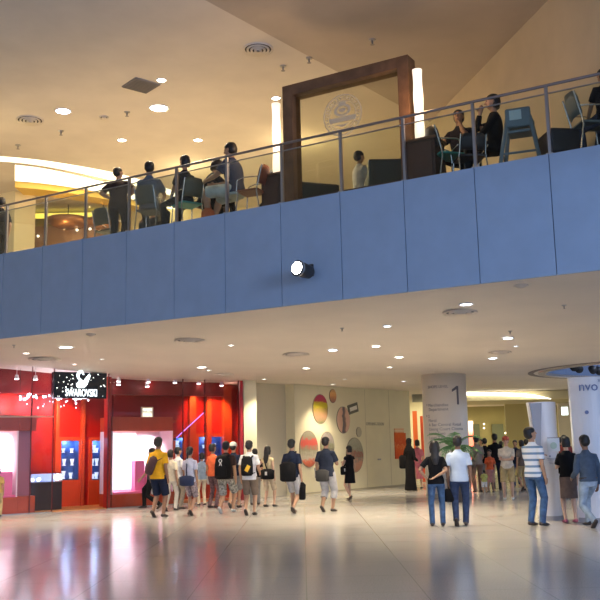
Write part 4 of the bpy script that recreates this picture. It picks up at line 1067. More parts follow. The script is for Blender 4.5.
bm = NB(); rbox_p = fpos(208, .35); t = thing('orange_bag', 'small orange bag on the upper floor beside the table near the big seated man', 'bag', rbox_p)
bm = NB(); loft(bm, [(0, 0, 0), (0, 0, .03), (0, 0, .20), (0, 0, .26)], [(.10, .06), (.13, .08), (.12, .07), (.05, .03)], n=16); obj('bag_body', bm, mat('bag_orange', (.55, .14, .05), .6), t, True)
bm = NB(); tube(bm, [(-.06, 0, .24), (-.04, 0, .34), (.04, 0, .34), (.06, 0, .24)], .008, 6); obj('handle', bm, MC['bag_orange'], t)
# ------------------------------------------------------------------ people
SKIN = {'tan': (.42, .24, .15), 'light': (.60, .38, .27), 'brown': (.25, .13, .08)}
HAIRM = mat('hair_black', (.012, .010, .010), .5, nscale=30, bump=.4)
def skin(k): return mat('skin_' + k, SKIN[k], .6, nscale=6, namt=.08)
VOX = []
def remesh(o, vox, smooth=3):
    m = o.modifiers.new('r', 'REMESH'); m.mode = 'VOXEL'; m.voxel_size = vox
    s = o.modifiers.new('s', 'SMOOTH'); s.factor = .5; s.iterations = smooth
    return o

def ik(a, b, l1, l2, pole):
    d = b - a; L = d.length; m = (l1 + l2) * .998
    if L > m: b = a + d * (m / L); d = b - a; L = m
    k = (l1 * l1 - l2 * l2 + L * L) / (2 * L); h = math.sqrt(max(0, l1 * l1 - k * k)); dn = d.normalized()
    p = V(pole) - dn * V(pole).dot(dn)
    if p.length < 1e-4: p = V((0, 1, 0))
    return a + dn * k + p.normalized() * h, b

ARM = {'side': ((.05, .04, -.52), (.4, -1, 0)), 'fwd': ((.03, .24, -.44), (.3, -1, -.2)), 'back_swing': ((.06, -.20, -.45), (.4, -1, .1)),
       'belly': ((-.16, .24, -.30), (.8, -.6, -.6)), 'chest': ((-.10, .30, -.16), (.6, -.3, -1)), 'hip': ((.04, .06, -.40), (1, -.5, .1)),
       'behind': ((-.16, -.16, -.36), (1, -.3, -.2)), 'face': ((-.10, .20, .10), (.4, .3, -1)), 'table': ((-.04, .40, -.24), (.8, -.4, -.8)),
       'fold': ((-.26, .20, -.26), (.7, .1, -.7)), 'strap': ((-.02, .20, -.06), (.6, .1, -1)), 'hold': ((.03, .20, -.38), (.3, -1, -.3)), 'lap': ((-.06, .34, -.42), (.7, -.6, -.2))}

def hand(bm, wrist, d, w, nrm, s, curl=.5):
    """palm, four fingers and a thumb; d = direction, w = towards the thumb, nrm = towards the palm"""
    d = d.normalized(); w = (w - d * w.dot(d)).normalized(); nrm = (nrm - d * nrm.dot(d) - w * nrm.dot(w)).normalized()
    pe = wrist + d * .085 * s
    loft(bm, [wrist - d * .02 * s, wrist + d * .02 * s, wrist + d * .06 * s, pe], [(.026 * s, .020 * s), (.034 * s, .018 * s), (.042 * s, .017 * s), (.040 * s, .014 * s)], w, 10)
    for k, L in enumerate((.070, .078, .072, .056)):
        b = pe + w * (.030 - .020 * k) * s - d * .006 * s; p = [b]; a = 0.0
        for j in range(3):
            a += curl * (.5 + .35 * j); p.append(p[-1] + (d * math.cos(a) + nrm * math.sin(a)) * L * s * (.42, .32, .26)[j])
        loft(bm, p, [.0098 * s, .0094 * s, .0088 * s, .007 * s], w, 7)
    b = wrist + d * .025 * s + w * .026 * s
    t1 = b + (d * .6 + w * .75 + nrm * .2).normalized() * .036 * s; t2 = t1 + (d * .9 + w * .2 + nrm * .5).normalized() * .030 * s
    loft(bm, [b, t1, t2], [.013 * s, .011 * s, .009 * s], nrm, 7)

class P: pass
def person(label, px=None, foot=None, head=None, rot=0, at=None, H=None, fem=False, lean=0, side=0, twist=0, legs='stand', stride=.35, lead=1, arms=('side', 'side'),
           top=None, sleeve='short', hem=.0, bottom=('trousers', None), hair='short', sk='tan', look=(0, 0), shoes=None, hat=None, seat=.47, vox=.0125, group=None, girth=1.0, neck=True, tuck=False, scale=1.0, name='person', hairm=None, sock=None):
    """rot: 0 = back to the viewer, + turns left. px/foot/head are sight lines from the photograph used to find place and height."""
    r = P()
    if at is None: at = on_z(px, foot, 0)
    if H is None: H = on_y(px, head, at[1]).z * scale
    k = H / 1.75; rz = D(rot)
    view = math.atan2(-(at[0]), at[1])           # so that rot 0 shows the back squarely
    root = thing(name, label, 'person', (at[0], at[1], at[2]), rz + view, group)
    g = (.93 if fem else 1.0) * girth
    # --- skeleton
    if legs == 'walk': hipz = .93 - .10 * (stride / .5) ** 2
    elif legs == 'sit': hipz = seat / k + .09
    elif legs == 'weight': hipz = .915
    else: hipz = .925
    hc = V((0, 0, hipz)); hipw = .095 * g
    T = Matrix.Translation(hc) @ Matrix.Rotation(twist, 4, 'Z') @ Matrix.Rotation(-lean, 4, 'X') @ Matrix.Rotation(side, 4, 'Y')
    tp = lambda x, y, z: T @ V((x, y, z))
    axx = (T.to_3x3() @ V((1, 0, 0)))
    if legs == 'walk': ft = {1: V((.08, stride * .5 * lead, .075)), -1: V((-.08, -stride * .5 * lead, .075 + .05))}
    elif legs == 'sit': ft = {1: V((.14, .50, .075)), -1: V((-.14, .44, .075))}
    elif legs == 'weight': ft = {1: V((.16, .06, .075)), -1: V((-.10, -.02, .075))}
    else: ft = {1: V((.11, .02, .075)), -1: V((-.11, -.02, .075))}
    if legs == 'walk':
        bk = -1 if lead > 0 else 1
        for s_ in (1, -1): ft[s_] = V((s_ * .085, stride * .5 * (1 if s_ != bk else -1), .075 if s_ != bk else .125))
    hip = {s_: hc + V((s_ * hipw, 0, -.01)) for s_ in (1, -1)}
    knee = {}; 
    for s_ in (1, -1):
        knee[s_], ft[s_] = ik(hip[s_], ft[s_], .435, .43, (s_ * (.35 if legs == 'sit' else .12), 1, .35 if legs == 'sit' else 0))
    shw = (.148 if fem else .172) * (1 + (girth - 1) * .5)
    sh = {s_: tp(s_ * shw, 0, .452) for s_ in (1, -1)}
    elb, wr = {}, {}
    Ry = Matrix.Rotation(twist, 3, 'Z')
    for s_, a in ((-1, arms[0]), (1, arms[1])):
        tgt, pole = ARM[a] if isinstance(a, str) else a
        tv = Ry @ V((tgt[0] * s_, tgt[1], tgt[2])); pv = Ry @ V((pole[0] * s_, pole[1], pole[2]))
        elb[s_], wr[s_] = ik(sh[s_], sh[s_] + tv, .285, .255, pv)
    NK = T @ Matrix.Translation((0, .005, .585)) @ Matrix.Rotation(look[0], 4, 'Z') @ Matrix.Rotation(-look[1], 4, 'X')
    hp = lambda x, y, z: NK @ V((x, y, z))
    HC = (0, .018, .135)
    # --- body
    bm = NB()
    W = (.115, .125, .165, .168) if not fem else (.105, .112, .150, .172)
    loft(bm, [tp(0, 0, -.09), tp(0, 0, .02), tp(0, 0, .14), tp(0, .005, .30), tp(0, 0, .41), tp(0, 0, .465), tp(0, 0, .535)],
         [(.12 * g, .09 * g), (W[3] * g, .112 * g), (W[1] * g, .092 * g), ((W[2] - .01) * g, .112 * g), (W[2] * g * .97, .10 * g), (.12 * g, .08 * g), (.062, .056)], axx, 16)
    loft(bm, [tp(0, -.005, .50), tp(0, 0, .58), hp(0, .005, .05)], [.062, .053 if not fem else .046, .055], axx, 12)
    if fem:
        for s_ in (1, -1): ellipsoid(bm, tp(s_ * .07, .085, .33), (.055, .05, .055), None, 10, 8)
    hR = NK.to_3x3()
    ellipsoid(bm, hp(HC[0], HC[1] - .008, HC[2] + .018), (.077, .097, .098), hR, 18, 12)
    loft(bm, [hp(0, .030, .125), hp(0, .040, .075), hp(0, .048, .035), hp(0, .052, .018)], [(.068, .068), (.060, .058), (.042, .042), (.022, .022)], NK.to_3x3() @ V((1, 0, 0)), 12)
    loft(bm, [hp(0, .100, .150), hp(0, .122, .112), hp(0, .112, .100)], [.010, .017, .012], NK.to_3x3() @ V((1, 0, 0)), 8)
    for s_ in (1, -1): ellipsoid(bm, hp(s_ * .079, .0, .125), (.012, .020, .032), hR, 8, 6)
    for s_ in (1, -1):
        loft(bm, [tp(s_ * shw * .5, 0, .462), sh[s_], sh[s_].lerp(elb[s_], .25), elb[s_].lerp(sh[s_], .15), elb[s_], elb[s_].lerp(wr[s_], .3), wr[s_]],
             [.050 * g, .050 * g, .047 * g, .040 * g, .038 * g, .038 * g, .026 * g], (0, 1, 0) if abs((wr[s_] - sh[s_]).normalized().y) < .9 else (1, 0, 0), 12)
        fd = (wr[s_] - elb[s_]).normalized()
        hand(bm, wr[s_], fd, V((0, 1, .2)) if abs(fd.y) < .85 else V((0, 0, 1)), V((-s_, 0, 0)), 1.0, .45)
        loft(bm, [hip[s_] + V((0, 0, .04)), hip[s_].lerp(knee[s_], .15), hip[s_].lerp(knee[s_], .6), knee[s_], knee[s_].lerp(ft[s_], .28), knee[s_].lerp(ft[s_], .7), ft[s_]],
             [.075 * g, .088 * g, .066 * g, .053 * g, .056 * g, .038 * g, .034 * g], (1, 0, 0), 14)
        fy = V((0, 1, 0)); pitch = 0
        if ft[s_].z > .1: fy = V((0, .8, -.6))
        loft(bm, [ft[s_] + V((0, -.04, -.0)), ft[s_] + fy * .02 + V((0, 0, -.02)), ft[s_] + fy * .11 + V((0, 0, -.045)), ft[s_] + fy * .17 + V((0, 0, -.053))], [.03, .038, (.042, .026), (.036, .016)], (1, 0, 0), 10)
    body = remesh(obj('body', bm, skin(sk), root, True), vox); body.scale = (k, k, k)
    def part(n_, bm, m, rm=True, v=vox, sm=2):
        o = obj(n_, bm, m, root, True); o.scale = (k, k, k)
        if rm: remesh(o, v, sm)
        return o
    # --- face
    if abs(math.sin(rot * PI / 360)) > .45 or True:
        for s_ in (1, -1):
            bm = NB(); ellipsoid(bm, hp(s_ * .030, .096, .140), (.013, .007, .007), hR, 10, 6); part('eye', bm, mat('eye_dark', (.03, .02, .02), .3), False)
        bm = NB(); ellipsoid(bm, hp(0, .098, .072), (.024, .008, .007), hR, 10, 6); part('mouth', bm, mat('lips', (.35, .12, .10), .5), False)
    # --- hair
    hm = hairm or HAIRM
    bm = NB()
    ellipsoid(bm, hp(0, -.008, .182), (.092, .108, .082), hR, 18, 12)
    ellipsoid(bm, hp(0, -.036, .135), (.091, .085, .098), hR, 18, 12)
    if hair == 'long':
        loft(bm, [hp(0, -.05, .17), hp(0, -.07, .09), hp(0, -.085, .0), tp(0, -.115, .46), tp(0, -.125, .34)], [(.08, .06), (.088, .055), (.085, .045), (.085, .035), (.05, .02)], axx, 14)
        for s_ in (1, -1): loft(bm, [hp(s_ * .065, -.01, .19), hp(s_ * .082, -.005, .11), hp(s_ * .075, -.03, .0)], [.03, .03, .03], (0, 1, 0), 8)
    if hair == 'bob':
        loft(bm, [hp(0, -.03, .18), hp(0, -.04, .09), hp(0, -.04, .03)], [(.088, .07), (.094, .07), (.085, .06)], axx, 14)
    if hair == 'scarf':
        loft(bm, [hp(0, -.015, .20), hp(0, -.02, .10), hp(0, -.03, .02), tp(0, -.02, .50), tp(0, -.01, .40)], [(.09, .095), (.096, .09), (.09, .08), (.15, .10), (.19, .12)], axx, 16)
    if hair == 'tail':
        loft(bm, [hp(0, -.11, .16), hp(0, -.14, .10), hp(0, -.13, -.02), hp(0, -.12, -.06)], [.03, .035, .025, .01], axx, 8)
    part('hair', bm, hm)
    if hat:
        bm = NB(); ellipsoid(bm, hp(0, -.006, .188), (.102, .119, .090), hR, 20, 12)
        loft(bm, [hp(0, .06, .178), hp(0, .125, .170), hp(0, .18, .160)], [(.075, .012), (.07, .009), (.045, .006)], NK.to_3x3() @ V((1, 0, 0)), 12)
        part('cap', bm, hat)
    # --- upper clothing
    c = .016
    if top:
        bm = NB(); hz_ = hem
        zs = [(-.06 + hz_, W[3] * g + c, .118 * g + c), (.02, W[3] * g + c * 1.0, .118 * g + c), (.14, W[1] * g + c * 2.0, .10 * g + c * 1.6), (.30, W[2] * g + c, .118 * g + c), (.40, W[2] * g + c * .8, .110 * g + c), (.455, .140 * g + c, .095 * g + c), (.505, .095 * g + c, .072 * g + c), (.55, .066, .062)]
        loft(bm, [tp(0, 0, z) for z, _, _ in zs], [(a, b) for _, a, b in zs], axx, 20)
        if fem:
            for s_ in (1, -1): ellipsoid(bm, tp(s_ * .07, .095, .33), (.062, .055, .062), None, 10, 8)
        for s_ in (1, -1):
            e = elb[s_]; s0_ = sh[s_]
            sd = (0, 1, 0) if abs((wr[s_] - s0_).normalized().y) < .9 else (1, 0, 0)
            if sleeve == 'short': loft(bm, [tp(s_ * shw * .45, 0, .458), s0_ - V((0, 0, .005)), s0_.lerp(e, .4), s0_.lerp(e, .72)], [.052 * g + c * .4, .048 * g + c, .050 * g + c, .051 * g + c], sd, 14)
            if sleeve == 'long': loft(bm, [tp(s_ * shw * .45, 0, .458), s0_ - V((0, 0, .005)), s0_.lerp(e, .5), e, e.lerp(wr[s_], .5), e.lerp(wr[s_], .93)], [.052 * g + c * .4, .048 * g + c, .047 * g + c, .042 * g + c, .036 * g + c, .030 * g + c * .8], sd, 14)
            if sleeve == 'cap': loft(bm, [tp(s_ * shw * .45, 0, .458), s0_ - V((0, 0, .005)), s0_.lerp(e, .25)], [.05 * g + c * .4, .047 * g + c, .047 * g + c], sd, 14)
        part('shirt', bm, top)
        if sleeve in ('short', 'long') and not fem and neck:
            bm = NB(); loft(bm, [tp(0, .0, .525), tp(0, .004, .565)], [(.074, .068), (.064, .060)], axx, 16); part('collar', bm, top, True, vox * .8, 1)
    # --- lower clothing
    kind, bmt = bottom[0], bottom[1]
    if kind in ('trousers', 'shorts', 'jeans', 'cropped'):
        bm = NB()
        loft(bm, [tp(0, 0, -.10), tp(0, 0, .0), tp(0, 0, .06)], [(.15 * g, .11 * g), (W[3] * g + .012, .118 * g + .008), (W[3] * g + .004, .112 * g + .008)], axx, 18)
        for s_ in (1, -1):
            h_, kn, f_ = hip[s_], knee[s_], ft[s_]
            if kind == 'shorts': loft(bm, [h_ + V((0, 0, .03)), h_.lerp(kn, .2), h_.lerp(kn, .6), kn + (f_ - kn) * .02], [.088 * g, .102 * g, .092 * g, .086 * g], (1, 0, 0), 16)
            elif kind == 'cropped': loft(bm, [h_ + V((0, 0, .03)), h_.lerp(kn, .2), h_.lerp(kn, .6), kn, kn.lerp(f_, .45)], [.088 * g, .102 * g, .09 * g, .078 * g, .075 * g], (1, 0, 0), 16)
            else: loft(bm, [h_ + V((0, 0, .03)), h_.lerp(kn, .2), h_.lerp(kn, .6), kn, kn.lerp(f_, .4), kn.lerp(f_, .9), f_ + V((0, 0, -.02))], [.086 * g, .098 * g, .080 * g, .068 * g, .066 * g, .058 * g, .060 * g], (1, 0, 0), 16)
        part('shorts' if kind == 'shorts' else 'trousers', bm, bmt)
        if tuck:
            bm = NB(); loft(bm, [tp(0, 0, .035), tp(0, 0, .070)], [(W[3] * g + .012, .118 * g + .012)] * 2, axx, 20); part('belt', bm, mat('belt_dark', (.03, .02, .02), .5), False)
    elif kind in ('skirt', 'dress', 'robe'):
        zb = {'skirt': .50, 'dress': .46, 'robe': .05}[kind]; zb = bottom[2] if len(bottom) > 2 else zb
        fy = (ft[1].y + ft[-1].y) / 2; f_ = lambda z: V((0, fy * (1 - z / hipz) * .8, z)); spread = abs(ft[1].y - ft[-1].y) * .5 * (1 - zb / hipz)
        if legs == 'sit': f_ = lambda z: V((0, (hipz - z) * .8, max(z, .4)))
        bm = NB(); loft(bm, [tp(0, 0, .10), tp(0, 0, .0), f_((hipz + zb) / 2 - .02), f_(zb)], [(W[1] * g + .018, .105 * g + .01), (W[3] * g + .02, .125 * g + .012), (.185 * g, .14 + spread * .6), (.19 * g if kind != 'robe' else .25 * g, .15 + spread)], axx, 20)
        part({'skirt': 'skirt', 'dress': 'skirt', 'robe': 'robe'}[kind], bm, bmt)
    # --- shoes
    sm_ = shoes or mat('shoe_dark', (.04, .03, .03), .5)
    for s_ in (1, -1):
        f_ = ft[s_]; bm = NB(); fy = V((0, 1, 0)) if f_.z < .1 else V((0, .8, -.6)); up_ = V((0, 0, 1)) if f_.z < .1 else V((0, .6, .8))
        q = f_ - up_ * .040
        loft(bm, [q - fy * .075, q - fy * .05 + up_ * .012, q + fy * .02 + up_ * .015, q + fy * .10 - up_ * .005, q + fy * .165 - up_ * .012, q + fy * .19 - up_ * .018],
             [(.018, .018), (.036, .038), (.042, .042), (.046, .028), (.036, .018), (.012, .010)], (1, 0, 0), 12)
        part('shoe', bm, sm_, False)
    r.root, r.T, r.k, r.wr, r.sh, r.elb, r.NK, r.ft, r.hc, r.g = root, T, k, wr, sh, elb, NK, ft, hc, g
    bpy_M = Matrix.Translation(root.location) @ Matrix.Rotation(rz + view, 4, 'Z') @ Matrix.Scale(k, 4)
    r.M = bpy_M
    return r

def carried(p, name, label, cat, local):
    """a thing of its own, placed in the carrier's frame at a local point"""
    w = p.M @ V(local); t = thing(name, label, cat, w, p.root.rotation_euler.z); return t

def rbox(bm, c, s, taper=.8, n=4):
    """soft bag-like body"""
    loft(bm, [V(c) + V((0, 0, -s[2] / 2)), V(c) + V((0, 0, -s[2] * .42)), V(c), V(c) + V((0, 0, s[2] * .36)), V(c) + V((0, 0, s[2] / 2))],
         [(s[0] * .36, s[1] * .36), (s[0] * .5, s[1] * .5), (s[0] * .5, s[1] * .52), (s[0] * .44 * taper / .8, s[1] * .42), (s[0] * .24, s[1] * .2)], (1, 0, 0), 16)

def backpack(p, label, m, accent=None, size=(.32, .17, .46), z=.27, emblem=None, pocket=None, y=-.21):
    c = p.T @ V((0, y, z)); t = carried(p, 'backpack', label, 'backpack', c); k = p.k
    R_ = p.T.to_3x3().to_4x4()
    t.rotation_euler = (Matrix.Rotation(p.root.rotation_euler.z, 4, 'Z') @ R_).to_euler()
    def pt_(n_, bm, m_): o = obj(n_, bm, m_, t, True); o.scale = (k, k, k); return o
    bm = NB(); rbox(bm, (0, 0, 0), size); pt_('main_compartment', bm, m)
    bm = NB(); rbox(bm, (0, -size[1] * .52, -size[2] * .15), (size[0] * .72, size[1] * .45, size[2] * .5)); pt_('front_pocket', bm, pocket or m)
    if accent:
        bm = NB(); add_box(bm, (size[0] * .18, -size[1] * .78, -size[2] * .12), (size[0] * .30, .012, size[2] * .34), bevel=.004, rot=Matrix.Rotation(.5, 3, 'Y')); pt_('accent_panel', bm, accent)
    if emblem:
        bm = NB(); annulus(bm, .028, .045, Matrix.Translation((0.0, -size[1] * .62, size[2] * .28)) @ Matrix.Rotation(PI / 2, 4, 'X'), .01, 20)
        add_box(bm, (-.02, -size[1] * .62, size[2] * .12), (.016, .012, .10), rot=Matrix.Rotation(.3, 3, 'Y')); add_box(bm, (.02, -size[1] * .62, size[2] * .12), (.016, .012, .10), rot=Matrix.Rotation(-.3, 3, 'Y')); pt_('emblem', bm, emblem)
    for s_ in (1, -1):
        bm = NB(); loft(bm, [(s_ * .09, .02, size[2] * .36), (s_ * .11, .12, size[2] * .52), (s_ * .12, .27, size[2] * .42), (s_ * .13, .34, size[2] * .1), (s_ * .15, .27, -size[2] * .28), (s_ * .13, .10, -size[2] * .38)], [(.026, .007)] * 6, (1, 0, 0), 8); pt_('strap', bm, m)
    return t

def shoulder_bag(p, label, m, side=1, at=(.20, -.12, -.02), size=(.34, .14, .28), strap=True, cross=True, flap=None, name='shoulder_bag'):
    c = p.T @ V((at[0] * side, at[1], at[2])); t = carried(p, name, label, 'bag', c); k = p.k
    def pt_(n_, bm, m_): o = obj(n_, bm, m_, t, True); o.scale = (k, k, k); return o
    bm = NB(); rbox(bm, (0, 0, 0), size, .95); pt_('bag_body', bm, m)
    if flap: bm = NB(); add_box(bm, (0, -size[1] * .5, .02), (size[0] * .16, .014, size[2] * .34), bevel=.004); pt_('flap', bm, flap)
    if strap:
        s2 = -side if cross else side
        a = p.T @ V((s2 * .11, .0, .555)) - c; f_ = p.T @ V((0, .16, .30)) - c; b = p.T @ V((s2 * .02, -.13, .38)) - c
        bm = NB(); loft(bm, [V((0, 0, size[2] * .4)), (V((0, 0, size[2] * .4)) + b) * .5 + V((0, -.02, 0)), b, a, f_, V((-side * .02, size[1] * .3, size[2] * .35))], [(.020, .006)] * 6, (1, 0, 0), 8); pt_('strap', bm, m)
    return t

def hand_bag(p, label, m, side=1, size=(.24, .10, .30), drop=.12, name='handbag', cat='bag'):
    w = p.wr[side] + (p.wr[side] - p.elb[side]).normalized() * .085
    c = V((w.x, w.y, w.z - drop - size[2] / 2)); t = carried(p, name, label, cat, c); k = p.k
    def pt_(n_, bm, m_): o = obj(n_, bm, m_, t, True); o.scale = (k, k, k); return o
    bm = NB(); rbox(bm, (0, 0, 0), size, 1.05); pt_('bag_body', bm, m)
    bm = NB(); pts_ = [(0, -size[0] * .22, size[2] * .40)] + [(0, -size[0] * .22 * math.cos(a * PI / 8), size[2] * .42 + (drop + size[2] * .09) * math.sin(a * PI / 8)) for a in range(1, 8)] + [(0, size[0] * .22, size[2] * .40)]
    tube(bm, pts_, .008, 6); pt_('handle', bm, m)
    return t
# ------------------------------------------------------------------ the people, lower level
navy = cloth('navy', (.012, .018, .042)); black = cloth('black', (.008, .008, .010)); white = cloth('white', (.68, .68, .70)); pale = cloth('pale_blue', (.42, .52, .72))
denim = cloth('denim', (.06, .12, .24), .35); ddenim = cloth('dark_denim', (.035, .055, .12), .3); lden = cloth('light_denim', (.30, .38, .48), .25)
khaki = cloth('khaki', (.42, .33, .17)); beige = cloth('beige', (.60, .50, .36)); yellow = cloth('yellow', (.72, .38, .02)); greyc = cloth('grey', (.20, .20, .21)); lgrey = cloth('light_grey', (.42, .42, .44))
browng = cloth('brown_grey', (.17, .13, .10)); orange = cloth('orange', (.65, .13, .05)); pink = cloth('pink', (.55, .16, .20)); camo = mat('camo', (.30, .30, .28), .9, nscale=22, namt=.75); cream = cloth('cream', (.66, .58, .44))
slate = cloth('slate', (.07, .10, .15)); taupe = cloth('taupe', (.26, .22, .18)); printm = mat('print_skirt', (.25, .20, .22), .9, nscale=25, namt=.7)
M_bagb = mat('bag_black', (.008, .008, .010), .8, nscale=8, bump=.3, spec=.15); M_bagw = mat('bag_white', (.75, .73, .70), .6); M_bagn = mat('bag_navy', (.012, .025, .08), .7)
tanleather = mat('sandal_tan', (.25, .13, .07), .6); whsh = mat('shoe_white', (.6, .6, .6), .5); pinksh = mat('shoe_pink', (.40, .08, .16), .5)
bluestripe = stripes('blue_white_stripes', (.72, .76, .82), (.16, .26, .42), .115, .36)

# near right
p = person('person in a black T-shirt and blue jeans, one hand behind the back, long dark hair', 438, 526.5, 441, 3, fem=True, arms=('hip', 'behind'), top=black, bottom=('jeans', denim), hair='long', legs='stand', vox=.011, sk='tan')
ARM['behind2'] = ((-.05, -.06, -.47), (.8, -.9, .1))
p2 = person('person in a pale blue-white polo shirt and navy trousers walking beside the long-haired one', 461.5, 526, 436, -4, arms=('side', 'side'), top=cloth('ice_blue', (.50, .60, .76), .06), bottom=('trousers', ddenim), legs='walk', stride=.16, vox=.011, girth=1.02, sk='brown')
hand_bag(p2, 'small black bag hanging between the strolling couple', M_bagb, -1, (.20, .10, .26), .05)
p = person('person in a white and blue striped polo shirt and jeans by the white kiosk', 537, 526, 427.5, -38, arms=('chest', 'side'), top=bluestripe, bottom=('jeans', denim), legs='stand', vox=.0105, look=(-.5, -.2), sk='tan')
p = person('person in a dark blouse and brown knee skirt beside the kiosk pylon', 571, 523, 437, 14, fem=True, arms=('chest', 'side'), top=black, sleeve='short', bottom=('skirt', cloth('brown_skirt', (.12, .09, .085)), .50), hair='bob', shoes=pinksh, vox=.0115, sk='light')
hand_bag(p, 'small dark bag held beside the brown skirt', M_bagb, -1, (.2, .1, .24), .03)
p = person('person in a slate shirt and light jeans striding at the right edge', 592, 527, 429, 28, arms=('hold', 'side'), top=slate, sleeve='long', bottom=('jeans', lden), legs='walk', stride=.55, lead=1, lean=.08, vox=.011, sk='brown', girth=.95, tuck=True, hem=.05)
# far right centre crowd
p = person('person with a red cap, cream T-shirt and khaki shorts, arms folded', 509, 499.5, 437, 178, arms=('fold', 'fold'), top=cloth('cream_tee', (.66, .60, .50)), bottom=('shorts', khaki), hat=mat('cap_red', (.50, .10, .06), .7), sk='light', vox=.0125, shoes=whsh, girth=1.05)
p = person('person in a grey shirt with a bag strap across the back near the palm', 478.5, 492.5, 436, 20, arms=('side', 'fwd'), top=taupe, bottom=('trousers', cloth('brown_trousers', (.20, .12, .09))), hair='short', sk='tan')
shoulder_bag(p, 'dark strap bag on the person in grey near the palm', browng, -1, size=(.22, .10, .2))
p = person('child in an orange-red top standing among the corridor crowd', 491.5, 492, 450, 165, arms=('side', 'side'), top=orange, bottom=('skirt', cloth('pinkish', (.4, .2, .2)), .4), hair='bob', fem=True, vox=.014, neck=False)
p = person('toddler in pale yellow-green clothes standing by the child in orange', 485, 493.5, 470, 10, arms=('fwd', 'fwd'), top=cloth('lime', (.50, .50, .15)), bottom=('shorts', white), hair='short', vox=.016, girth=1.15)
p = person('person in a black shirt and dark trousers behind the child in orange', 497.5, 491, 434, 10, arms=('side', 'side'), top=black, bottom=('trousers', navy), sk='brown')
crowd = [(487, 487, 438, 12, black, 'trousers', greyc, 'person in black between the grey shirt and the dark tall figure', False),
         (517.5, 487, 440, 170, navy, 'trousers', ddenim, 'person in navy just right of the folded arms person', False),
         (524, 491, 440, 25, browng, 'shorts', khaki, 'person in brown with khaki shorts left of the striped shirt', True),
         (529, 486, 439, -20, black, 'trousers', black, 'dark figure farthest back left of the striped shirt', False),
         (564, 487, 437, 20, black, 'trousers', navy, 'dark figure far behind the gap between kiosk panels', False),
         (567.5, 492, 435, 175, cloth('red_dark', (.25, .05, .04)), 'trousers', black, 'person in dark red seen in the gap between kiosk panels', False),
         (483, 482, 439, 160, cream, 'trousers', navy, 'person in cream half hidden behind the grey shirt', True),
         (503, 483, 441, 5, greyc, 'trousers', black, 'person in grey far back between the black shirt and the red cap', False)]
for px, ft_, hd, ro, tm_, bk, bmm, lab, fe in crowd:
    person(lab, px, ft_, hd, ro, arms=('side', 'fwd'), top=tm_, bottom=(bk, bmm), fem=fe, hair='bob' if fe else 'short', legs='walk', stride=.2, vox=.018)
# centre
p = person('person in a long black robe and scarf at the end of the cream wall', 411, 491, 438.5, -35, fem=True, arms=('side', 'hold'), top=black, sleeve='long', bottom=('robe', black, .03), hair='scarf', hairm=cloth('scarf_black', (.012, .012, .014)), vox=.0125)
shoulder_bag(p, 'black cloth bag hanging from the robed person', M_bagb, -1, (.24, -.06, .05), (.30, .14, .46), True, False)
p = person('person in a pink top and skirt right of the black robe', 419, 489, 440, 12, fem=True, arms=('hold', 'side'), top=pink, bottom=('skirt', pink, .36), hair='bob', vox=.0135, sk='light')
p = person('person in a short black dress walking before the big grey oval picture', 350.5, 500, 445.5, 40, fem=True, arms=('chest', 'side'), top=black, sleeve='cap', bottom=('dress', black, .54), hair='bob', vox=.012, legs='walk', stride=.22, sk='light')
shoulder_bag(p, 'black and white handbag of the person in the short black dress', M_bagb, -1, (.24, .02, .04), (.24, .12, .28), True, False, flap=M_bagw)
p = person('person in a blue-black T-shirt and light cropped trousers at the oval pictures', 327.5, 512, 437, -30, arms=('side', 'chest'), top=cloth('ink_blue', (.018, .024, .045)), hem=-.03, bottom=('cropped', lgrey), legs='walk', stride=.2, vox=.011, girth=1.14, sk='tan')
shoulder_bag(p, 'dark grey waist bag of the person with the raised arm', mat('bag_grey', (.045, .045, .045), .8, spec=.2), 1, (.0, -.20, -.06), (.36, .14, .28), False)
hand_bag(p, 'pale patterned carrier bag held before the low oval pictures', mat('bag_pattern', (.38, .36, .34), .6, nscale=20, namt=.5), -1, (.26, .10, .30), -.30, 'carrier_bag')
p = person('person in a navy T-shirt and light grey shorts walking with a black case', 293, 513, 438, -26, arms=('side', 'side'), top=navy, bottom=('shorts', lgrey), legs='walk', stride=.34, lead=-1, vox=.0112, sk='tan')
shoulder_bag(p, 'big black bag slung low on the person in navy', M_bagb, -1, (.02, -.19, .08), (.42, .19, .46), True, True)
hand_bag(p, 'upright black case carried beside the light grey shorts', M_bagb, 1, (.17, .13, .40), .03, 'carrying_case')
p = person('person in a beige sleeveless top and shorts with long dark hair', 268.5, 507, 446, -30, fem=True, arms=('hip', 'side'), top=cloth('sand_top', (.60, .50, .30)), sleeve='cap', bottom=('shorts', beige), hair='long', vox=.0115, sk='light', legs='weight')
shoulder_bag(p, 'large black shoulder bag with white flap on the person in beige', M_bagb, 1, (.08, -.17, .03), (.46, .17, .30), True, True, flap=M_bagw)
p = person('person in a white T-shirt and brown shorts with a hiking pack', 250, 515.5, 441, -16, arms=('side', 'hold'), top=white, bottom=('shorts', browng), legs='walk', stride=.12, vox=.0108, sk='tan', hem=-.03)
backpack(p, 'black backpack with yellow accent worn on a white T-shirt', M_bagb, mat('accent_yellow', (.75, .45, .03), .6), (.30, .19, .46), .24)
p = person('person with dark hair mostly hidden behind the white T-shirt', 255.5, 505, 449, 10, arms=('side', 'side'), top=black, bottom=('trousers', greyc), vox=.014)
p = person('person with a white cap and dark shirt behind the big backpack', 234, 508, 442.5, -25, arms=('side', 'side'), top=navy, bottom=('shorts', greyc), hat=mat('cap_white', (.68, .68, .62), .7), vox=.0125, legs='walk', stride=.2)
p = person('person in a dark shirt and camouflage shorts striding with a large pack', 226.5, 513, 439, -22, arms=('side', 'side'), top=cloth('dark_brown_tee', (.05, .03, .03)), bottom=('shorts', camo), legs='walk', stride=.42, lead=1, vox=.011, girth=1.1, shoes=mat('trainers_grey', (.40, .42, .44), .6))
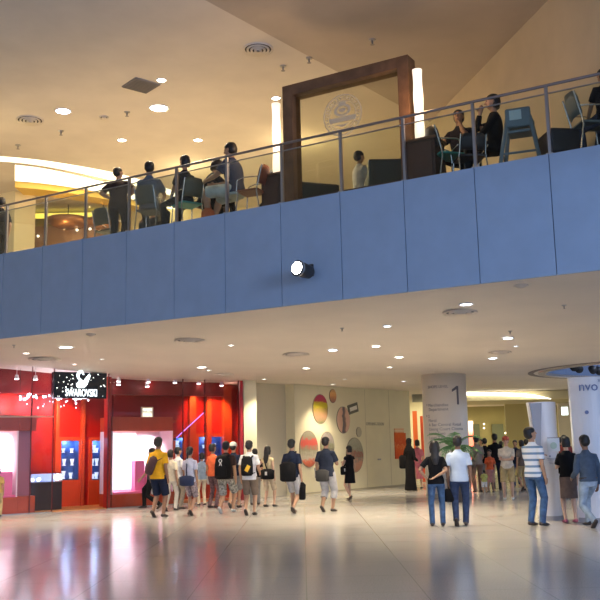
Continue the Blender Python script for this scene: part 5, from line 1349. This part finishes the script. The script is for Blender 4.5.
backpack(p, 'large black backpack with white loop emblem over camouflage shorts', M_bagb, None, (.42, .24, .56), .22, emblem=M_bagw)
p = person('person in an orange-red shirt left of the large black backpack', 213, 508, 444, -48, arms=('side', 'side'), top=orange, bottom=('trousers', mat('dark_print', (.14, .08, .09), .9, nscale=20, namt=.6)), vox=.0125, hair='bob', fem=True)
hand_bag(p, 'white and black handbag held by the person in orange-red', mat('bag_cream', (.6, .56, .54), .6), -1, (.22, .10, .26), -.12)
p = person('person in a light blue T-shirt and cream trousers facing the shop', 202, 505.5, 453, 22, fem=True, arms=('belly', 'side'), top=cloth('steel_blue', (.27, .36, .50)), bottom=('trousers', cream), hair='bob', vox=.012)
p = person('person in a white T-shirt and printed shorts with a navy hip bag', 190, 515.5, 446.5, -28, fem=True, arms=('fwd', 'side'), top=cloth('pale_lilac', (.52, .54, .68)), bottom=('shorts', printm), hair='tail', legs='walk', stride=.26, lead=-1, vox=.0112)
shoulder_bag(p, 'navy and blue hip bag on the person with printed shorts', M_bagn, 1, (.0, -.17, -.02), (.42, .16, .26), True, True)
p = person('person in a white shirt behind the cream dressed one near the pink case', 178, 509, 447.5, -60, arms=('side', 'fwd'), top=white, bottom=('trousers', taupe), vox=.0125)
p = person('person in cream blouse and white trousers right behind the yellow shirt', 170.5, 511, 449, -25, fem=True, arms=('fwd', 'side'), top=cream, bottom=('trousers', cloth('off_white', (.62, .58, .50))), hair='bob', legs='walk', stride=.3, vox=.0125)
p = person('person in dark clothes striding left behind the yellow shirt', 152, 508.5, 443, 55, arms=('fwd', 'side'), top=cloth('dark_grey', (.06, .05, .06)), bottom=('trousers', black), legs='walk', stride=.62, vox=.0125, girth=.95)
hand_bag(p, 'white carrier bag beside the dark striding legs', M_bagw, 1, (.30, .12, .26), .0, 'carrier_bag')
p = person('person in a yellow T-shirt and dark shorts walking past the pink display case', 158, 517.5, 437.5, -34, arms=('side', 'side'), top=yellow, bottom=('shorts', navy), legs='walk', stride=.16, lead=1, vox=.0105, girth=1.06, sk='brown', hem=-.02)
sb_ = shoulder_bag(p, 'black and red sling bag across the yellow T-shirt', mat('bag_black_red', (.06, .02, .025), .6), -1, (.06, -.18, .22), (.20, .14, .42), True, True); sb_.rotation_euler.y = .45
p = person('child in mustard and brown at the left edge before the white window', -3, 517, 468, -10, arms=('side', 'side'), top=cloth('mustard', (.42, .28, .10)), bottom=('trousers', khaki), vox=.014, hair='bob', fem=True)

# ------------------------------------------------------------------ the people, upper level
def up(px, s): return fpos(px, s)
def uper(label, px, s, rot, H, **kw):
    kw.setdefault('legs', 'sit'); return person(label, at=up(px, s), rot=rot, H=H, **kw)
M_brn = cloth('brown_shirt', (.045, .03, .025)); gb = cloth('grey_blue', (.05, .06, .10)); dk = cloth('backlit_dark', (.014, .012, .018))  # upstairs cloth colours darkened so the backlit figures read as silhouettes
uper('person in black at the far left edge behind the railing', 0, 1.1, 30, 1.66, legs='stand', arms=('side', 'side'), top=black, bottom=('trousers', black))
uper('person in a brown-black T-shirt standing with hands on hips behind the railing', 118, .80, -25, 1.60, legs='stand', arms=(((.0, .04, -.30), (1, -.3, .1)), ((.0, .04, -.30), (1, -.3, .1))), top=M_brn, bottom=('trousers', black), girth=1.25, look=(-.6, -.1), neck=False)
uper('person in a pale blue top on the grey backed chair', 149, .50, -18, 1.88, arms=('table', 'table'), top=cloth('backlit_blue', (.12, .16, .22)), bottom=('trousers', black), look=(.3, .1))
uper('person with light hair and dark top leaning in beside the pale blue top', 162, 1.45, 60, 1.60, arms=('lap', 'lap'), top=cloth('olive', (.20, .17, .10)), bottom=('trousers', black), lean=.25)
uper('person in dark clothes reclining on the teal seated chair', 185, .50, 35, 1.80, arms=('lap', 'lap'), top=dk, bottom=('trousers', black), hair='bob', fem=True)
uper('person with bowed head leaning forward over the round table', 205, .85, -60, 1.95, arms=('table', 'table'), top=dk, bottom=('trousers', black), lean=.35, hair='bob', fem=True)
uper('person in a dark top facing the viewer behind the big seated man', 221, 2.1, 175, 1.78, arms=('table', 'table'), top=cloth('brown_grey2', (.16, .12, .10)), bottom=('trousers', black))
uper('large person in a grey-blue shirt and pale shorts seated with back to the viewer', 236, .62, 62, 1.98, arms=('table', 'table'), top=gb, bottom=('shorts', cloth('pale_shorts', (.42, .48, .48))), girth=1.15, lean=.12)
uper('person with dark hair seated beside the left glowing lamp', 279, 1.35, 20, 1.68, arms=('lap', 'lap'), top=dk, bottom=('trousers', black), hair='bob', fem=True)
uper('person in a white top seen through the glass screen', 360, 1.9, -60, 1.62, arms=('lap', 'lap'), top=white, bottom=('trousers', black))
uper('person in a dark shirt leaning chin on hand right of the lamp', 463, 1.25, 160, 1.80, arms=('face', 'table'), top=dk, bottom=('trousers', black), lean=.1, sk='brown', look=(.2, -.2))
uper('person in black with long hair holding a phone to the face', 497, .95, 100, 1.86, arms=('lap', 'face'), top=black, sleeve='long', bottom=('trousers', black), hair='bob', fem=True)
uper('person in dark clothes on the chair at the right edge', 609, .50, 40, 1.55, arms=('lap', 'lap'), top=dk, bottom=('trousers', gb))
# ------------------------------------------------------------------ bake the remeshed figures
bpy.context.view_layer.update()
dg = bpy.context.evaluated_depsgraph_get()
todo = [o for o in SC.objects if o.type == 'MESH' and len(o.modifiers)]
new = [(o, bpy.data.meshes.new_from_object(o.evaluated_get(dg))) for o in todo]
for o, me in new:
    o.modifiers.clear(); o.data = me
    for p in me.polygons: p.use_smooth = True

# pieces that belong to a part become its sub-parts
NEST = {'collar': 'shirt', 'belt': ('trousers', 'shorts'), 'eye': 'body', 'mouth': 'body', 'accent_panel': 'front_pocket', 'emblem': 'main_compartment', 'flap': 'bag_body', 'star_light': 'panel',
        'swan_emblem': 'panel', 'lettering': 'panel', 'emblem_ring': 'glass_pane', 'emblem_bean': 'glass_pane', 'emblem_band': 'glass_pane', 'emblem_leaf': 'glass_pane', 'emblem_lettering': 'glass_pane',
        'notice_emblem': 'notice', 'notice_heading': 'notice', 'white_tag': 'backrest', 'band': 'board'}
stem_ = lambda o: o.name.split('.')[0]
kids = {}
for o in SC.objects:
    if o.parent and o.type == 'MESH': kids.setdefault(o.parent, []).append(o)
for par, ch in kids.items():
    if par.parent: continue
    for o in ch:
        want = NEST.get(stem_(o))
        if not want: continue
        want = (want,) if isinstance(want, str) else want
        host = next((q for q in ch if stem_(q) in want), None)
        if host: o.parent = host; o.scale = (1, 1, 1)
# added area lamp behind and right of the viewer, daylight fill for the fascia
lamp('AREA', 'daylight_fill', (13, -6, 7.5), E_DAY, (.42, .62, 1.0), None, (4, 13, 4.6), size=7.0)
# ------------------------------------------------------------------ world and view
w = bpy.data.worlds.new('world'); SC.world = w; w.use_nodes = True
bg = w.node_tree.nodes['Background']; bg.inputs[0].default_value = (.50, .64, 1.0, 1); bg.inputs[1].default_value = WORLD
SC.view_settings.view_transform = 'Standard'; SC.view_settings.look = 'None'
SC.view_settings.exposure = EXPO; SC.view_settings.gamma = 1; SC.view_settings.use_curve_mapping = False
SC.cycles.use_denoising = True
SC.cycles.max_bounces = 7; SC.cycles.transparent_max_bounces = 16
SC.cycles.sample_clamp_indirect = 4
